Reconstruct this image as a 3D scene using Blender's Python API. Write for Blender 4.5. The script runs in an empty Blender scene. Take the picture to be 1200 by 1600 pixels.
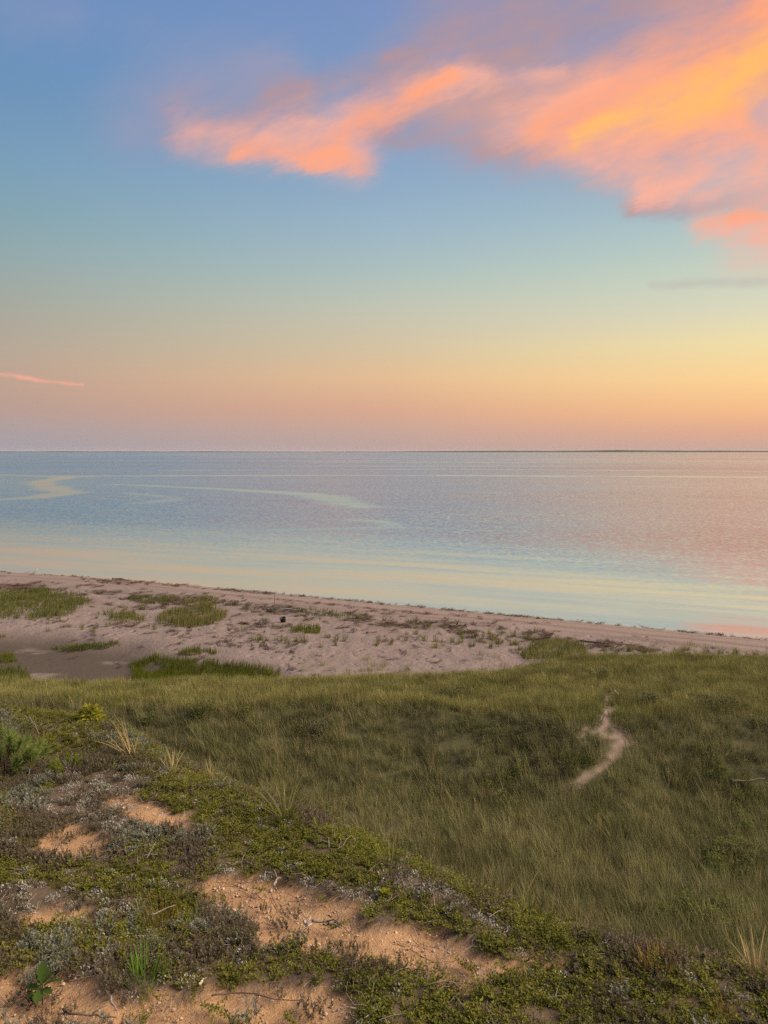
import bpy, math, random
import numpy as np

random.seed(7)
rng = np.random.default_rng(7)
R = math.radians
scene = bpy.context.scene
COL = scene.collection

# ------------------------------------------------------------------ camera
CAM_Z = 12.0
PITCH = R(4.7)
FPX = 1155.0                      # focal length in pixels of the 1200x1600 photograph (26 mm equivalent)
cam_d = bpy.data.cameras.new('camera')
cam_d.sensor_fit = 'VERTICAL'
cam_d.sensor_height = 36.0
cam_d.lens = 36.0 * FPX / 1600.0
cam_d.clip_start = 0.05
cam_d.clip_end = 100000.0
cam = bpy.data.objects.new('camera', cam_d)
COL.objects.link(cam)
cam.location = (0, 0, CAM_Z)
cam.rotation_euler = (R(90) - PITCH, 0, 0)
scene.camera = cam

def ray(px, py):
    u = (px - 600.0) / FPX
    v = (py - 800.0) / FPX
    c, s = math.cos(PITCH), math.sin(PITCH)
    d = np.array([u, c - v * s, -s - v * c])
    return d / np.linalg.norm(d)

def lin(r, g, b):
    f = lambda c: (c / 255) / 12.92 if c <= 10 else ((c / 255 + 0.055) / 1.055) ** 2.4
    return (f(r), f(g), f(b), 1.0)

# ------------------------------------------------------------------ light
EXPOSURE = 0.65
SUN_AZ, SUN_EL, SUN_STR = R(100), R(40), 4.8      # azimuth clockwise from the view direction (+Y)
sun_d = bpy.data.lights.new('sun', 'SUN')
sun_d.energy = SUN_STR
sun_d.angle = R(45)
sun_d.color = (1.0, 0.82, 0.62)
sun = bpy.data.objects.new('sun', sun_d)
COL.objects.link(sun)
sun.rotation_euler = (R(90) - SUN_EL, 0, math.pi - SUN_AZ)

# ------------------------------------------------------------------ node helpers
class NT:
    """Thin wrapper that writes node maths as calls."""
    def __init__(self, tree): self.t = tree; self.n = tree.nodes; self.l = tree.links
    def new(self, typ, **kw):
        nd = self.n.new(typ)
        for k, v in kw.items(): setattr(nd, k, v)
        return nd
    def put(self, sock, v):
        if isinstance(v, bpy.types.NodeSocket): self.l.new(v, sock)
        elif v is not None:
            if isinstance(v, (tuple, list)) and sock.type == 'RGBA' and len(v) == 3: v = (*v, 1)
            sock.default_value = v
    def m(self, op, a, b=None, c=None, clamp=False):
        nd = self.new('ShaderNodeMath', operation=op, use_clamp=clamp)
        for i, v in enumerate((a, b, c)):
            if v is not None: self.put(nd.inputs[i], v)
        return nd.outputs[0]
    def v(self, op, a, b=None, scale=None):
        nd = self.new('ShaderNodeVectorMath', operation=op)
        self.put(nd.inputs[0], a)
        if b is not None: self.put(nd.inputs[1], b)
        if scale is not None: self.put(nd.inputs['Scale'], scale)
        return nd.outputs['Value'] if op in ('DOT_PRODUCT', 'LENGTH', 'DISTANCE') else nd.outputs[0]
    def mix(self, f, a, b, blend='MIX'):
        nd = self.new('ShaderNodeMix', data_type='RGBA', blend_type=blend)
        nd.clamp_factor = True
        self.put(nd.inputs[0], f); self.put(nd.inputs[6], a); self.put(nd.inputs[7], b)
        return nd.outputs[2]
    def rng(self, x, a, b, c=0.0, d=1.0, interp='LINEAR'):
        nd = self.new('ShaderNodeMapRange', interpolation_type=interp, clamp=True)
        for i, q in enumerate((x, a, b, c, d)): self.put(nd.inputs[i], q)
        return nd.outputs[0]
    def noise(self, vec, scale, detail=4, rough=0.55, out=0, dims='3D', dist=0.0):
        nd = self.new('ShaderNodeTexNoise', noise_dimensions=dims)
        self.put(nd.inputs['Vector'], vec)
        nd.inputs['Scale'].default_value = scale; nd.inputs['Detail'].default_value = detail
        nd.inputs['Roughness'].default_value = rough; nd.inputs['Distortion'].default_value = dist
        return nd.outputs[out]
    def ramp(self, f, stops, interp='LINEAR'):
        nd = self.new('ShaderNodeValToRGB')
        cr = nd.color_ramp; cr.interpolation = interp
        while len(cr.elements) < len(stops): cr.elements.new(0.5)
        for e, (p, c) in zip(cr.elements, stops):
            e.position = p; e.color = c if len(c) == 4 else (*c, 1)
        self.put(nd.inputs[0], f)
        return nd.outputs[0]
    def xyz(self, x, y, z):
        nd = self.new('ShaderNodeCombineXYZ')
        for i, q in enumerate((x, y, z)): self.put(nd.inputs[i], q)
        return nd.outputs[0]
    def sep(self, v):
        nd = self.new('ShaderNodeSeparateXYZ'); self.put(nd.inputs[0], v)
        return nd.outputs

# ------------------------------------------------------------------ sky (dusk sky with lit clouds, by direction only)
world = bpy.data.worlds.new('World')
scene.world = world
world.use_nodes = True
world.node_tree.nodes.clear()
W = NT(world.node_tree)
geo = W.new('ShaderNodeTexCoord').outputs['Generated']
dirv = W.v('NORMALIZE', geo)
dx, dy, dz = W.sep(dirv)
elev = W.m('MULTIPLY', W.m('ARCSINE', dz), 180 / math.pi)           # degrees

def elev_of(px, py):
    return math.degrees(math.asin(ray(px, py)[2]))

def sky_ramp(px, rows, upper):
    """rows: (photo row, sRGB) seen in one column of the sky; upper: (elevation, sRGB) above the frame."""
    stops = sorted([(elev_of(px, y), c) for y, c in rows] + upper)
    st = [(max(0.0, min(1.0, (e + 5) / 95.0)), lin(*c)) for e, c in stops]
    st = [(0.0, lin(*stops[0][1]))] + st
    f = W.m('DIVIDE', W.m('ADD', elev, 5.0), 95.0)
    return W.ramp(f, st, 'LINEAR')

left = sky_ramp(20, [(0, (104, 143, 190)), (60, (100, 143, 188)), (150, (110, 148, 184)), (250, (122, 158, 184)),
    (330, (132, 164, 175)), (400, (147, 168, 170)), (480, (167, 168, 156)), (545, (182, 166, 148)), (600, (192, 160, 142)),
    (640, (184, 156, 146)), (690, (166, 158, 164))], [(40, (95, 128, 182)), (60, (86, 116, 170)), (90, (80, 108, 160))])
centre = sky_ramp(600, [(0, (122, 146, 192)), (200, (132, 160, 196)), (300, (145, 172, 197)), (360, (158, 182, 197)), (420, (172, 191, 189)),
    (480, (195, 196, 178)), (540, (212, 194, 162)), (590, (228, 188, 146)), (640, (217, 168, 142)), (690, (190, 163, 156))],
    [(40, (100, 130, 184)), (60, (86, 116, 170)), (90, (80, 108, 160))])
right = sky_ramp(1180, [(0, (140, 150, 185)), (200, (150, 172, 196)), (300, (165, 190, 198)), (370, (185, 203, 196)), (430, (204, 212, 192)), (480, (220, 216, 188)), (530, (240, 222, 168)),
    (590, (253, 211, 148)), (640, (246, 188, 136)), (670, (228, 172, 142)), (700, (205, 165, 150))],
    [(40, (110, 134, 184)), (60, (86, 116, 170)), (90, (80, 108, 160))])
glow = W.ramp(W.m('DIVIDE', W.m('ADD', elev, 5.0), 95.0), [((e_ + 5) / 95, lin(*c_)) for e_, c_ in ((-5, (225, 165, 135)), (0.3, (235, 170, 135)), (4, (255, 192, 128)),
    (10, (255, 208, 140)), (20, (250, 206, 168)), (32, (205, 186, 186)), (48, (140, 152, 188)), (65, (86, 116, 170)), (90, (80, 108, 160)))])
hl = W.m('SQRT', W.m('SUBTRACT', 1.0001, W.m('MULTIPLY', dz, dz)))
SKAZ = R(60)
az = W.m('DIVIDE', W.m('ADD', W.m('MULTIPLY', dx, math.sin(SKAZ)), W.m('MULTIPLY', dy, math.cos(SKAZ))), hl)
skyc = W.mix(W.rng(az, 0.05, 0.5), left, centre)
skyc = W.mix(W.rng(az, 0.5, 0.84), skyc, right)
skyc = W.mix(W.rng(az, 0.85, 0.96), skyc, glow)                  # towards the sunset, right of the frame

# physical dusk sky underneath, a share of it everywhere
nis = W.new('ShaderNodeTexSky', sky_type='NISHITA')
nis.sun_disc = False
nis.sun_elevation = SUN_EL
nis.sun_rotation = SUN_AZ
nisc = W.v('SCALE', nis.outputs[0], scale=0.05)
skyc = W.mix(0.05, skyc, nisc)

# cloud coordinates: direction projected on the northern sky
dyc = W.m('MAXIMUM', dy, 0.02)
S = W.m('DIVIDE', dx, dyc)
T = W.m('DIVIDE', dz, dyc)
P0 = W.xyz(S, T, 0.0)
ang = R(20)                                   # wind streaks run up to the right
Pr = W.xyz(W.m('ADD', W.m('MULTIPLY', S, math.cos(ang)), W.m('MULTIPLY', T, math.sin(ang))),
           W.m('MULTIPLY', W.m('SUBTRACT', W.m('MULTIPLY', T, math.cos(ang)), W.m('MULTIPLY', S, math.sin(ang))), 3.0), 0.3)
w1 = W.v('SUBTRACT', W.noise(P0, 6.0, 2, 0.5, 1, '2D'), (0.5, 0.5, 0.5))
w2 = W.v('SUBTRACT', W.noise(Pr, 11.0, 6, 0.68, 1, '2D'), (0.5, 0.5, 0.5))
P = W.v('ADD', P0, W.v('SCALE', w1, scale=0.035))
P = W.v('ADD', P, W.v('SCALE', w2, scale=0.038))
P = W.v('MULTIPLY', P, (1, 1, 0))
streak = W.noise(Pr, 8.0, 7, 0.62, 0, '2D')

def st(px, py):
    d = ray(px, py)
    return (d[0] / d[1], d[2] / d[1], 0.0)

def stroke(ax, ay, bx, by, ra, rb, amp=1.0):
    a, b = st(ax, ay), st(bx, by)
    ba = tuple(q - p for p, q in zip(a, b))
    n2 = sum(q * q for q in ba)
    pa = W.v('SUBTRACT', P, a)
    h = W.m('MULTIPLY', W.v('DOT_PRODUCT', pa, tuple(q / n2 for q in ba)), 1.0, clamp=True)
    d = W.v('LENGTH', W.v('SUBTRACT', pa, W.v('SCALE', ba, scale=h)))
    r = W.m('MULTIPLY_ADD', h, (rb - ra) / FPX * 2.3, ra / FPX * 2.3)
    return W.rng(W.m('DIVIDE', d, r), 1.0, 0.0, 0.0, amp, 'SMOOTHSTEP')

def layer(base, col, strokes, top=1.0, lo=0.30, hi=0.62, base_d=0.45):
    f = None
    for s in strokes:
        q = stroke(*s)
        f = q if f is None else W.m('ADD', f, q)
    tex = W.rng(streak, lo, hi, base_d, top)
    f = W.m('MULTIPLY', W.m('POWER', W.m('MINIMUM', f, 1.0), 1.5), tex, clamp=True)
    return W.mix(f, base, lin(*col))

cl = skyc
cl = layer(cl, (150, 152, 180), [(-60, 15, 110, 25, 50, 40, 0.6), (230, 80, 420, 110, 44, 40, 0.4), (200, 195, 430, 140, 44, 50, 0.9)], 0.8)
cl = layer(cl, (176, 146, 152), [(700, 60, 1000, 50, 64, 120, 0.8), (1000, 20, 1500, -60, 140, 260, 1.0), (660, 150, 960, 140, 55, 96, 0.9),
    (590, 196, 800, 196, 24, 42, 0.95), (280, 195, 440, 190, 34, 42, 0.8), (1000, 320, 1220, 314, 14, 24, 0.8), (440, 160, 700, 90, 24, 32, 0.7)], 0.95, 0.28, 0.66, 0.35)
cl = layer(cl, (208, 160, 150), [(730, 170, 980, 175, 48, 70, 0.95), (560, 185, 720, 130, 20, 26, 0.5), (1080, 70, 1350, 10, 60, 90, 0.6)], 0.9, 0.27, 0.66, 0.45)
cl = layer(cl, (243, 176, 156), [(790, 200, 1010, 222, 28, 50, 0.85), (960, 200, 1300, 222, 52, 66, 0.95), (1280, 225, 1700, 260, 66, 150, 1.0), (1010, 302, 1090, 286, 15, 20, 0.8),
    (1130, 272, 1300, 258, 24, 36, 0.9), (1100, 352, 1260, 342, 20, 28, 1.0), (1240, 345, 1700, 330, 26, 90, 0.9), (1160, 390, 1260, 382, 28, 42, 0.8), (285, 208, 560, 240, 26, 30, 0.8),
    (460, 212, 720, 108, 30, 22, 0.8), (700, 130, 880, 108, 14, 9, 0.7), (860, 155, 1100, 110, 40, 64, 0.55)], 1.0, 0.27, 0.68, 0.30)
cl = layer(cl, (255, 166, 126), [(490, 236, 700, 116, 20, 13, 1.0), (370, 234, 580, 254, 12, 15, 0.8), (840, 205, 1300, 70, 26, 104, 1.0), (1300, 80, 1700, 40, 100, 190, 0.9), (1105, 352, 1185, 334, 12, 12, 0.9)], 1.0, 0.25, 0.66, 0.35)
cl = layer(cl, (255, 192, 104), [(900, 215, 1300, 75, 12, 54, 0.95)], 1.0, 0.30, 0.70, 0.25)
Pw = P
P = W.v('MULTIPLY', W.v('ADD', P0, W.v('SCALE', w2, scale=0.010)), (1, 1, 0))       # thin high streaks keep their line
cl = layer(cl, (182, 170, 168), [(1020, 445, 1300, 436, 6, 9, 0.6)], 0.8)
cl = layer(cl, (240, 170, 150), [(-10, 584, 128, 601, 3.0, 2.2, 1.0)], 1.0)
P = Pw
cl = layer(cl, (190, 168, 178), [(1185, 178, 1290, 186, 18, 30, 0.95)], 0.9)
# elsewhere on the sunset side the same kind of cloud goes on, broken and pink
fld = W.noise(W.v('MULTIPLY', dirv, (1.0, 1.0, 3.5)), 2.6, 3, 0.55)
far_cl = W.m('MULTIPLY', W.rng(fld, 0.42, 0.60), W.m('MULTIPLY', W.rng(S, 0.62, 0.95), W.rng(elev, 6.0, 16.0)))
back = W.mix(W.m('MULTIPLY', far_cl, 0.8), skyc, lin(240, 172, 150))

def background(c):
    b_ = W.new('ShaderNodeBackground'); W.put(b_.inputs[0], c); b_.inputs[1].default_value = 1.04 * 2 ** -EXPOSURE
    return b_.outputs[0]
# the drawn clouds are worked out only where they stand
inside = W.m('MULTIPLY', W.m('MULTIPLY', W.m('GREATER_THAN', dy, 0.3), W.m('LESS_THAN', S, 0.85)), W.m('MULTIPLY', W.m('GREATER_THAN', S, -0.6), W.m('GREATER_THAN', T, 0.07)))
ms = W.new('ShaderNodeMixShader')
W.put(ms.inputs[0], inside)
cl = W.mix(W.rng(S, 0.68, 0.84), cl, back)
W.l.new(background(back), ms.inputs[1]); W.l.new(background(cl), ms.inputs[2])
W.l.new(ms.outputs[0], W.new('ShaderNodeOutputWorld').inputs[0])
world.cycles.sampling_method = 'MANUAL'
world.cycles.sample_map_resolution = 512

vs = scene.view_settings
vs.view_transform = 'Standard'
vs.look = 'None'
vs.exposure = EXPOSURE
vs.gamma = 1.0
vs.use_curve_mapping = False
scene.render.engine = 'CYCLES'
scene.cycles.max_bounces = 5
scene.cycles.sample_clamp_indirect = 4.0
scene.cycles.diffuse_bounces = 2
scene.cycles.glossy_bounces = 2
scene.cycles.transmission_bounces = 3
scene.cycles.use_denoising = False

# ------------------------------------------------------------------ numpy noise and polylines
def _hash(i, j, seed):
    n = (i.astype(np.int64) * 374761393 + j.astype(np.int64) * 668265263 + seed * 974634777) & 0xFFFFFFFF
    n = ((n ^ (n >> 13)) * 1274126177) & 0xFFFFFFFF
    return ((n ^ (n >> 16)) & 0xFFFF) / 65535.0

def vnoise(x, y, seed=0):
    xi, yi = np.floor(x), np.floor(y)
    fx, fy = x - xi, y - yi
    fx, fy = fx * fx * (3 - 2 * fx), fy * fy * (3 - 2 * fy)
    a, b = _hash(xi, yi, seed), _hash(xi + 1, yi, seed)
    c, d = _hash(xi, yi + 1, seed), _hash(xi + 1, yi + 1, seed)
    return (a + (b - a) * fx) * (1 - fy) + (c + (d - c) * fx) * fy

def fbm(x, y, scale, oct=4, seed=0, rough=0.5):
    x = np.asarray(x, float) * scale; y = np.asarray(y, float) * scale
    s, amp, tot = 0, 1.0, 0
    for o in range(oct):
        s = s + amp * (vnoise(x + 17.3 * o, y - 9.1 * o, seed + o) - 0.5)
        tot += amp; amp *= rough; x = x * 2.03; y = y * 2.03
    return s / tot * 2          # about -1..1

def sstep(a, b, x):
    t = np.clip((x - a) / (b - a), 0, 1)
    return t * t * (3 - 2 * t)

def plane_pt(px, py, z0, slope=0.0):
    d = ray(px, py)
    t = (CAM_Z - z0) / (-d[2] - slope * d[1])
    return np.array([t * d[0], t * d[1]])

def seg_dist(x, y, poly, signed=False):
    """distance to a polyline; signed: positive to the left of its direction."""
    best = np.full(np.shape(x), 1e9); sg = np.ones(np.shape(x))
    for (ax, ay), (bx, by) in zip(poly[:-1], poly[1:]):
        ex, ey = bx - ax, by - ay
        h = np.clip(((x - ax) * ex + (y - ay) * ey) / (ex * ex + ey * ey), 0, 1)
        qx, qy = x - ax - ex * h, y - ay - ey * h
        d = np.hypot(qx, qy)
        cr = ex * (y - ay) - ey * (x - ax)
        m = d < best - 1e-9
        best = np.where(m, d, best); sg = np.where(m, np.where(cr >= 0, 1, -1), sg)
    return best * sg if signed else best

def inpoly(x, y, poly):
    r = np.zeros(np.shape(x), bool)
    n = len(poly)
    for i in range(n):
        x1, y1 = poly[i]; x2, y2 = poly[(i + 1) % n]
        c = (y1 > y) != (y2 > y)
        with np.errstate(divide='ignore', invalid='ignore'):
            r ^= c & (x < (x2 - x1) * (y - y1) / (y2 - y1 + 1e-12) + x1)
    return r

# ------------------------------------------------------------------ lie of the land
DUNE_Z, DUNE_SLOPE = 10.4, 0.09
brow_px = [(-500, 1080), (-200, 1088), (0, 1098), (100, 1108), (200, 1168), (300, 1208), (400, 1252), (500, 1295), (600, 1348),
           (700, 1395), (800, 1436), (900, 1478), (1000, 1508), (1100, 1525), (1200, 1545), (1500, 1590), (2400, 1660)]
BROW = [tuple(plane_pt(x, y, DUNE_Z, DUNE_SLOPE)) for x, y in brow_px]       # brow of the dune, runs left to right
near_px = [(-400, 1097), (0, 1094), (200, 1100), (400, 1099), (650, 1096), (700, 1104), (850, 1114), (930, 1118), (1000, 1113), (1200, 1120), (1600, 1124)]
NEAR = np.array([plane_pt(x, y, 3.7) for x, y in near_px])
far_px = [(-400, 1077), (0, 1075), (200, 1074), (400, 1071), (560, 1063), (700, 1059), (790, 1053), (840, 1043), (900, 1034), (1000, 1030), (1200, 1032), (1600, 1039)]
FAR = np.array([plane_pt(x, y, 3.1) for x, y in far_px])
shore_px = [(-700, 872), (-300, 882), (0, 893), (150, 903), (300, 915), (450, 929), (600, 943), (750, 957), (900, 971), (1050, 985), (1200, 1000), (1500, 1030), (2000, 1085)]
SHORE = [tuple(plane_pt(x, y, 0.0)) for x, y in shore_px]

def shore_d(x, y):                 # positive inland
    return -seg_dist(x, y, SHORE, True)

mud_px = [(-300, 1000), (0, 1001), (90, 1003), (150, 1014), (210, 1020), (250, 1032), (330, 1045), (440, 1056), (430, 1075), (-300, 1075)]
MUD = [tuple(plane_pt(x, y, 0.95)) for x, y in mud_px]

def beach_h(x, y):
    D = shore_d(x, y)
    z = np.where(D < 0, D * 0.10, 0)
    z = z + 1.15 * (1 - np.exp(-np.maximum(D, 0) / 7.0)) * 1.1 + 0.010 * np.clip(D, 0, 40)
    z = z + 0.14 * np.exp(-((D - 7.5) / 1.6) ** 2)                       # berm
    z = z + sstep(5, 10, D) * (0.16 * fbm(x, y, 0.22, 3, 5) + 0.10 * fbm(x, y, 0.9, 3, 15))
    md = seg_dist(x, y, MUD + [MUD[0]])
    md = np.where(inpoly(x, y, MUD), md, -md)
    m = sstep(-1.2, 1.6, md)
    z = z * (1 - m) + m * (0.92 + 0.03 * fbm(x, y, 0.5, 2, 9))
    return z, D, m

def dune_d(x, y):                  # positive beyond the brow
    return seg_dist(x, y, BROW, True)

def land(x, y):
    x = np.asarray(x, float); y = np.asarray(y, float)
    zb, D, mud = beach_h(x, y)
    yn = np.interp(x, NEAR[:, 0], NEAR[:, 1]) + 0.6 * fbm(x, y * 0, 0.35, 3, 33)
    yf = np.interp(x, FAR[:, 0], FAR[:, 1])
    ridge = 3.65 - 0.5 * np.clip((y - yn) / np.maximum(yf - yn, 1), 0, 1) + 0.18 * fbm(x, y, 0.3, 3, 21)
    hollow = 2.25 + 0.75 * sstep(21, 9, y) + 0.35 * fbm(x, y, 0.16, 3, 3) + 0.10 * fbm(x, y, 0.6, 3, 4)
    z = np.where(y < yn, hollow + (ridge - hollow) * sstep(-4.2, 0.3, y - yn), ridge + (zb - ridge) * sstep(0, 2.6, y - yf))
    z = np.where((y >= yn) & (y < yn + 0.3), hollow + (ridge - hollow) * sstep(-4.2, 0.3, y - yn), z)
    z = np.where(y > yf + 2.6, zb, z)
    d = dune_d(x, y)
    fall = np.where(d > 0, 0.92 * (np.sqrt(d * d + 0.12) - 0.3464), 0)
    near = sstep(1.4, 0.0, d)
    dn = DUNE_Z - DUNE_SLOPE * np.clip(y, -30, 60) - fall + near * (0.09 * fbm(x, y, 0.55, 3, 41) + 0.05 * fbm(x, y, 2.2, 4, 42)) - 0.05 * near
    k = 0.5
    hmix = np.clip(0.5 + 0.5 * (dn - z) / k, 0, 1)
    z = z * (1 - hmix) + dn * hmix + k * hmix * (1 - hmix) * 0.5
    return z, D, mud, d, yn, yf

def H(x, y):
    return land(x, y)[0]

_ts = np.concatenate([np.arange(1.2, 12, 0.012), np.arange(12, 140, 0.05)])
def G(px, py):
    """the point of the ground that a photo pixel shows."""
    d = ray(px, py)
    xs, ys, zs = _ts * d[0], _ts * d[1], CAM_Z + _ts * d[2]
    below = np.nonzero(zs < H(xs, ys))[0]
    i = below[0] if len(below) else len(_ts) - 1
    return np.array([xs[i], ys[i], H(xs[i], ys[i])])

def gpoly(pts):
    return [tuple(G(x, y)[:2]) for x, y in pts]

# bare sand on the dune top
SAND = [gpoly(p) for p in (
    [(-80, 1514), (45, 1500), (105, 1504), (125, 1540), (200, 1558), (285, 1550), (330, 1526), (400, 1524), (455, 1540), (555, 1556), (538, 1640), (-80, 1660)],
    [(275, 1366), (370, 1360), (480, 1384), (565, 1404), (640, 1448), (745, 1470), (840, 1508), (760, 1534), (660, 1516), (600, 1502), (560, 1508), (470, 1494), (415, 1474), (360, 1424), (290, 1398)],
    [(50, 1302), (110, 1286), (180, 1322), (160, 1344), (85, 1340)],
    [(150, 1240), (200, 1242), (300, 1274), (285, 1300), (200, 1290), (150, 1268)],
    [(45, 1412), (120, 1414), (135, 1432), (60, 1440)],
    [(800, 1474), (850, 1484), (905, 1504), (880, 1508), (810, 1488)])]
LICHEN = [gpoly(p) for p in (
    [(110, 1208), (200, 1218), (310, 1272), (330, 1300), (250, 1300), (170, 1300), (100, 1290), (60, 1270)],
    [(-60, 1395), (60, 1388), (150, 1395), (200, 1420), (150, 1445), (30, 1440), (-60, 1430)],
    [(330, 1345), (430, 1350), (600, 1395), (620, 1430), (500, 1395), (420, 1372), (330, 1368)],
    [(590, 1352), (650, 1372), (720, 1405), (800, 1452), (780, 1462), (700, 1428), (620, 1388)],
    [(150, 1490), (230, 1530), (290, 1550), (200, 1565), (130, 1545)],
    [(370, 1405), (430, 1460), (470, 1480), (430, 1488), (360, 1430)])]
BERRY = [gpoly(p) for p in (
    [(230, 1212), (300, 1222), (400, 1258), (480, 1290), (560, 1335), (590, 1370), (500, 1360), (400, 1330), (320, 1300), (260, 1262)],
    [(75, 1350), (150, 1340), (235, 1350), (240, 1395), (170, 1408), (95, 1396)],
    [(540, 1572), (640, 1540), (760, 1545), (820, 1600), (820, 1660), (530, 1660)],
    [(-60, 1320), (30, 1330), (90, 1370), (-60, 1380)],
    [(430, 1500), (560, 1510), (700, 1540), (640, 1570), (540, 1560), (440, 1530)])]
PATH = [gpoly([(946, 1086), (951, 1104), (945, 1122), (962, 1142), (974, 1156), (957, 1182), (936, 1205), (900, 1230)]),
        gpoly([(985, 1312), (994, 1325), (988, 1350)])]
PATH_W = 0.10
BARE = [gpoly([(905, 1136), (925, 1143), (968, 1140), (985, 1150), (960, 1165), (930, 1150), (905, 1145)])]

def in_any(x, y, polys, warp=0.15, seed=60):
    wx = x + warp * fbm(x, y, 3.5, 4, seed, .65); wy = y + warp * fbm(x, y, 3.5, 4, seed + 7, .65)
    m = np.zeros(np.shape(x), bool)
    for p in polys: m |= inpoly(wx, wy, p)
    return m

def path_mask(x, y, extra=0.0):
    w = extra + PATH_W * (1 + 0.8 * fbm(x, y, 1.6, 3, 71)) + 0.09 * np.exp(-((y - PATH[0][4][1]) / 0.6) ** 2)
    m = np.zeros(np.shape(x), bool)
    for p, k in zip(PATH, (1, .6)): m |= seg_dist(x + 0.15 * fbm(x, y, 2.0, 2, 75), y, p) < w * k
    return m | (in_any(x, y, BARE, 0.5, 77) & (fbm(x, y, 2.5, 3, 79) > -0.12))

# ------------------------------------------------------------------ materials
def mat(name):
    m = bpy.data.materials.new(name); m.use_nodes = True
    m.node_tree.nodes.clear()
    return m, NT(m.node_tree)

def out(N, sh):
    o = N.new('ShaderNodeOutputMaterial'); N.l.new(sh, o.inputs[0])

def principled(N, col, rough=0.8, normal=None, spec=0.3, **kw):
    b = N.new('ShaderNodeBsdfPrincipled')
    N.put(b.inputs['Base Color'], col); N.put(b.inputs['Roughness'], rough)
    b.inputs['Specular IOR Level'].default_value = spec
    if normal is not None: N.put(b.inputs['Normal'], normal)
    return b.outputs[0]

def leaf_mat(name, cols, patch=0.35, fine=None, transl=0.3, tip=None, hue_seed=0.0):
    """foliage: colour of each plant varies by plant, and in patches over the ground."""
    m, N = mat(name)
    rnd = N.new('ShaderNodeObjectInfo').outputs['Random']
    pos = N.new('ShaderNodeNewGeometry').outputs['Position']
    n1 = N.noise(N.v('ADD', pos, (hue_seed, 0, 0)), patch, 3, 0.6)
    n1 = N.rng(n1, 0.3, 0.7)
    f = N.m('ADD', N.m('MULTIPLY', rnd, 0.45), N.m('MULTIPLY', n1, 0.55))
    k = len(cols)
    c = N.ramp(f, [((i + 0.2) / (k - 0.6), q) for i, q in enumerate(cols)])
    if fine:
        n2 = N.noise(pos, fine, 2, 0.5)
        c = N.mix(N.rng(n2, 0.40, 0.66, 0.0, 0.75), c, N.v('SCALE', c, scale=0.5))
    att = N.new('ShaderNodeAttribute'); att.attribute_name = 'tint'
    c = N.mix(1.0, c, att.outputs['Color'], 'MULTIPLY')
    d = N.new('ShaderNodeBsdfDiffuse'); N.put(d.inputs[0], c)
    t = N.new('ShaderNodeBsdfTranslucent'); N.put(t.inputs[0], c)
    mx = N.new('ShaderNodeMixShader'); mx.inputs[0].default_value = transl
    N.l.new(d.outputs[0], mx.inputs[1]); N.l.new(t.outputs[0], mx.inputs[2])
    sh = mx.outputs[0]
    out(N, sh)
    return m

M = {}
M['meadow'] = leaf_mat('meadow_grass', [(.096, .126, .048), (.182, .192, .082), (.28, .262, .137), (.138, .163, .062), (.34, .30, .175)], 0.30, 0.55, .35)
M['forb'] = leaf_mat('meadow_herb', [(.075, .10, .026), (.12, .145, .038), (.11, .12, .045), (.17, .16, .07)], 0.3)
M['ridge'] = leaf_mat('ridge_grass', [(.155, .178, .054), (.23, .232, .084), (.29, .27, .115), (.18, .205, .062)], 0.25, 0.9)
M['beachgrass'] = leaf_mat('beach_grass', [(.10, .12, .035), (.15, .155, .05), (.20, .18, .08)], 0.6)
M['marsh'] = leaf_mat('marsh_grass', [(.085, .108, .016), (.12, .138, .022), (.155, .160, .032)], 0.5)
M['berry'] = leaf_mat('bearberry_leaf', [(.058, .066, .018), (.110, .118, .027), (.145, .148, .034), (.10, .078, .036)], 1.6, transl=0.2)
M['heath'] = leaf_mat('heath_leaf', [(.075, .062, .040), (.125, .112, .060), (.125, .098, .074), (.175, .152, .098)], 1.8, transl=0.15)
M['lichen'] = leaf_mat('grey_lichen', [(.20, .20, .165), (.34, .33, .28), (.25, .24, .21), (.42, .40, .35)], 2.0, transl=0.1)
M['greyherb'] = leaf_mat('grey_herb', [(.11, .12, .085), (.19, .20, .15), (.15, .155, .12)], 2.0, transl=0.15)
M['dry'] = leaf_mat('dry_grass', [(.30, .22, .10), (.40, .32, .17), (.26, .19, .09)], 1.5)
M['rust'] = leaf_mat('rusty_sedge', [(.22, .12, .03), (.26, .17, .04), (.16, .12, .03)], 1.5)
M['pine'] = leaf_mat('pine_needle', [(.11, .15, .042), (.17, .21, .055)], 2.0, transl=0.2)
M['shoot'] = leaf_mat('pine_shoot_needle', [(.14, .19, .02), (.21, .25, .03)], 3.0, transl=0.3)
M['fresh'] = leaf_mat('fresh_grass', [(.10, .20, .025), (.14, .24, .035)], 3.0)
M['seedling'] = leaf_mat('seedling_leaf', [(.035, .062, .014), (.05, .082, .018)], 3.0, transl=0.25)
M['golden'] = leaf_mat('yellow_green_leaf', [(.17, .19, .02), (.24, .23, .03)], 3.0)
M['bush'] = leaf_mat('bush_leaf', [(.075, .085, .040), (.105, .11, .052), (.115, .10, .06)], 0.7, transl=0.15)
M['greybush'] = leaf_mat('grey_bush_leaf', [(.13, .135, .10), (.18, .18, .145)], 0.7, transl=0.1)
M['wrack'] = leaf_mat('sea_wrack', [(.045, .030, .022), (.085, .058, .042), (.12, .085, .06)], 0.8, transl=0.0)

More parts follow.
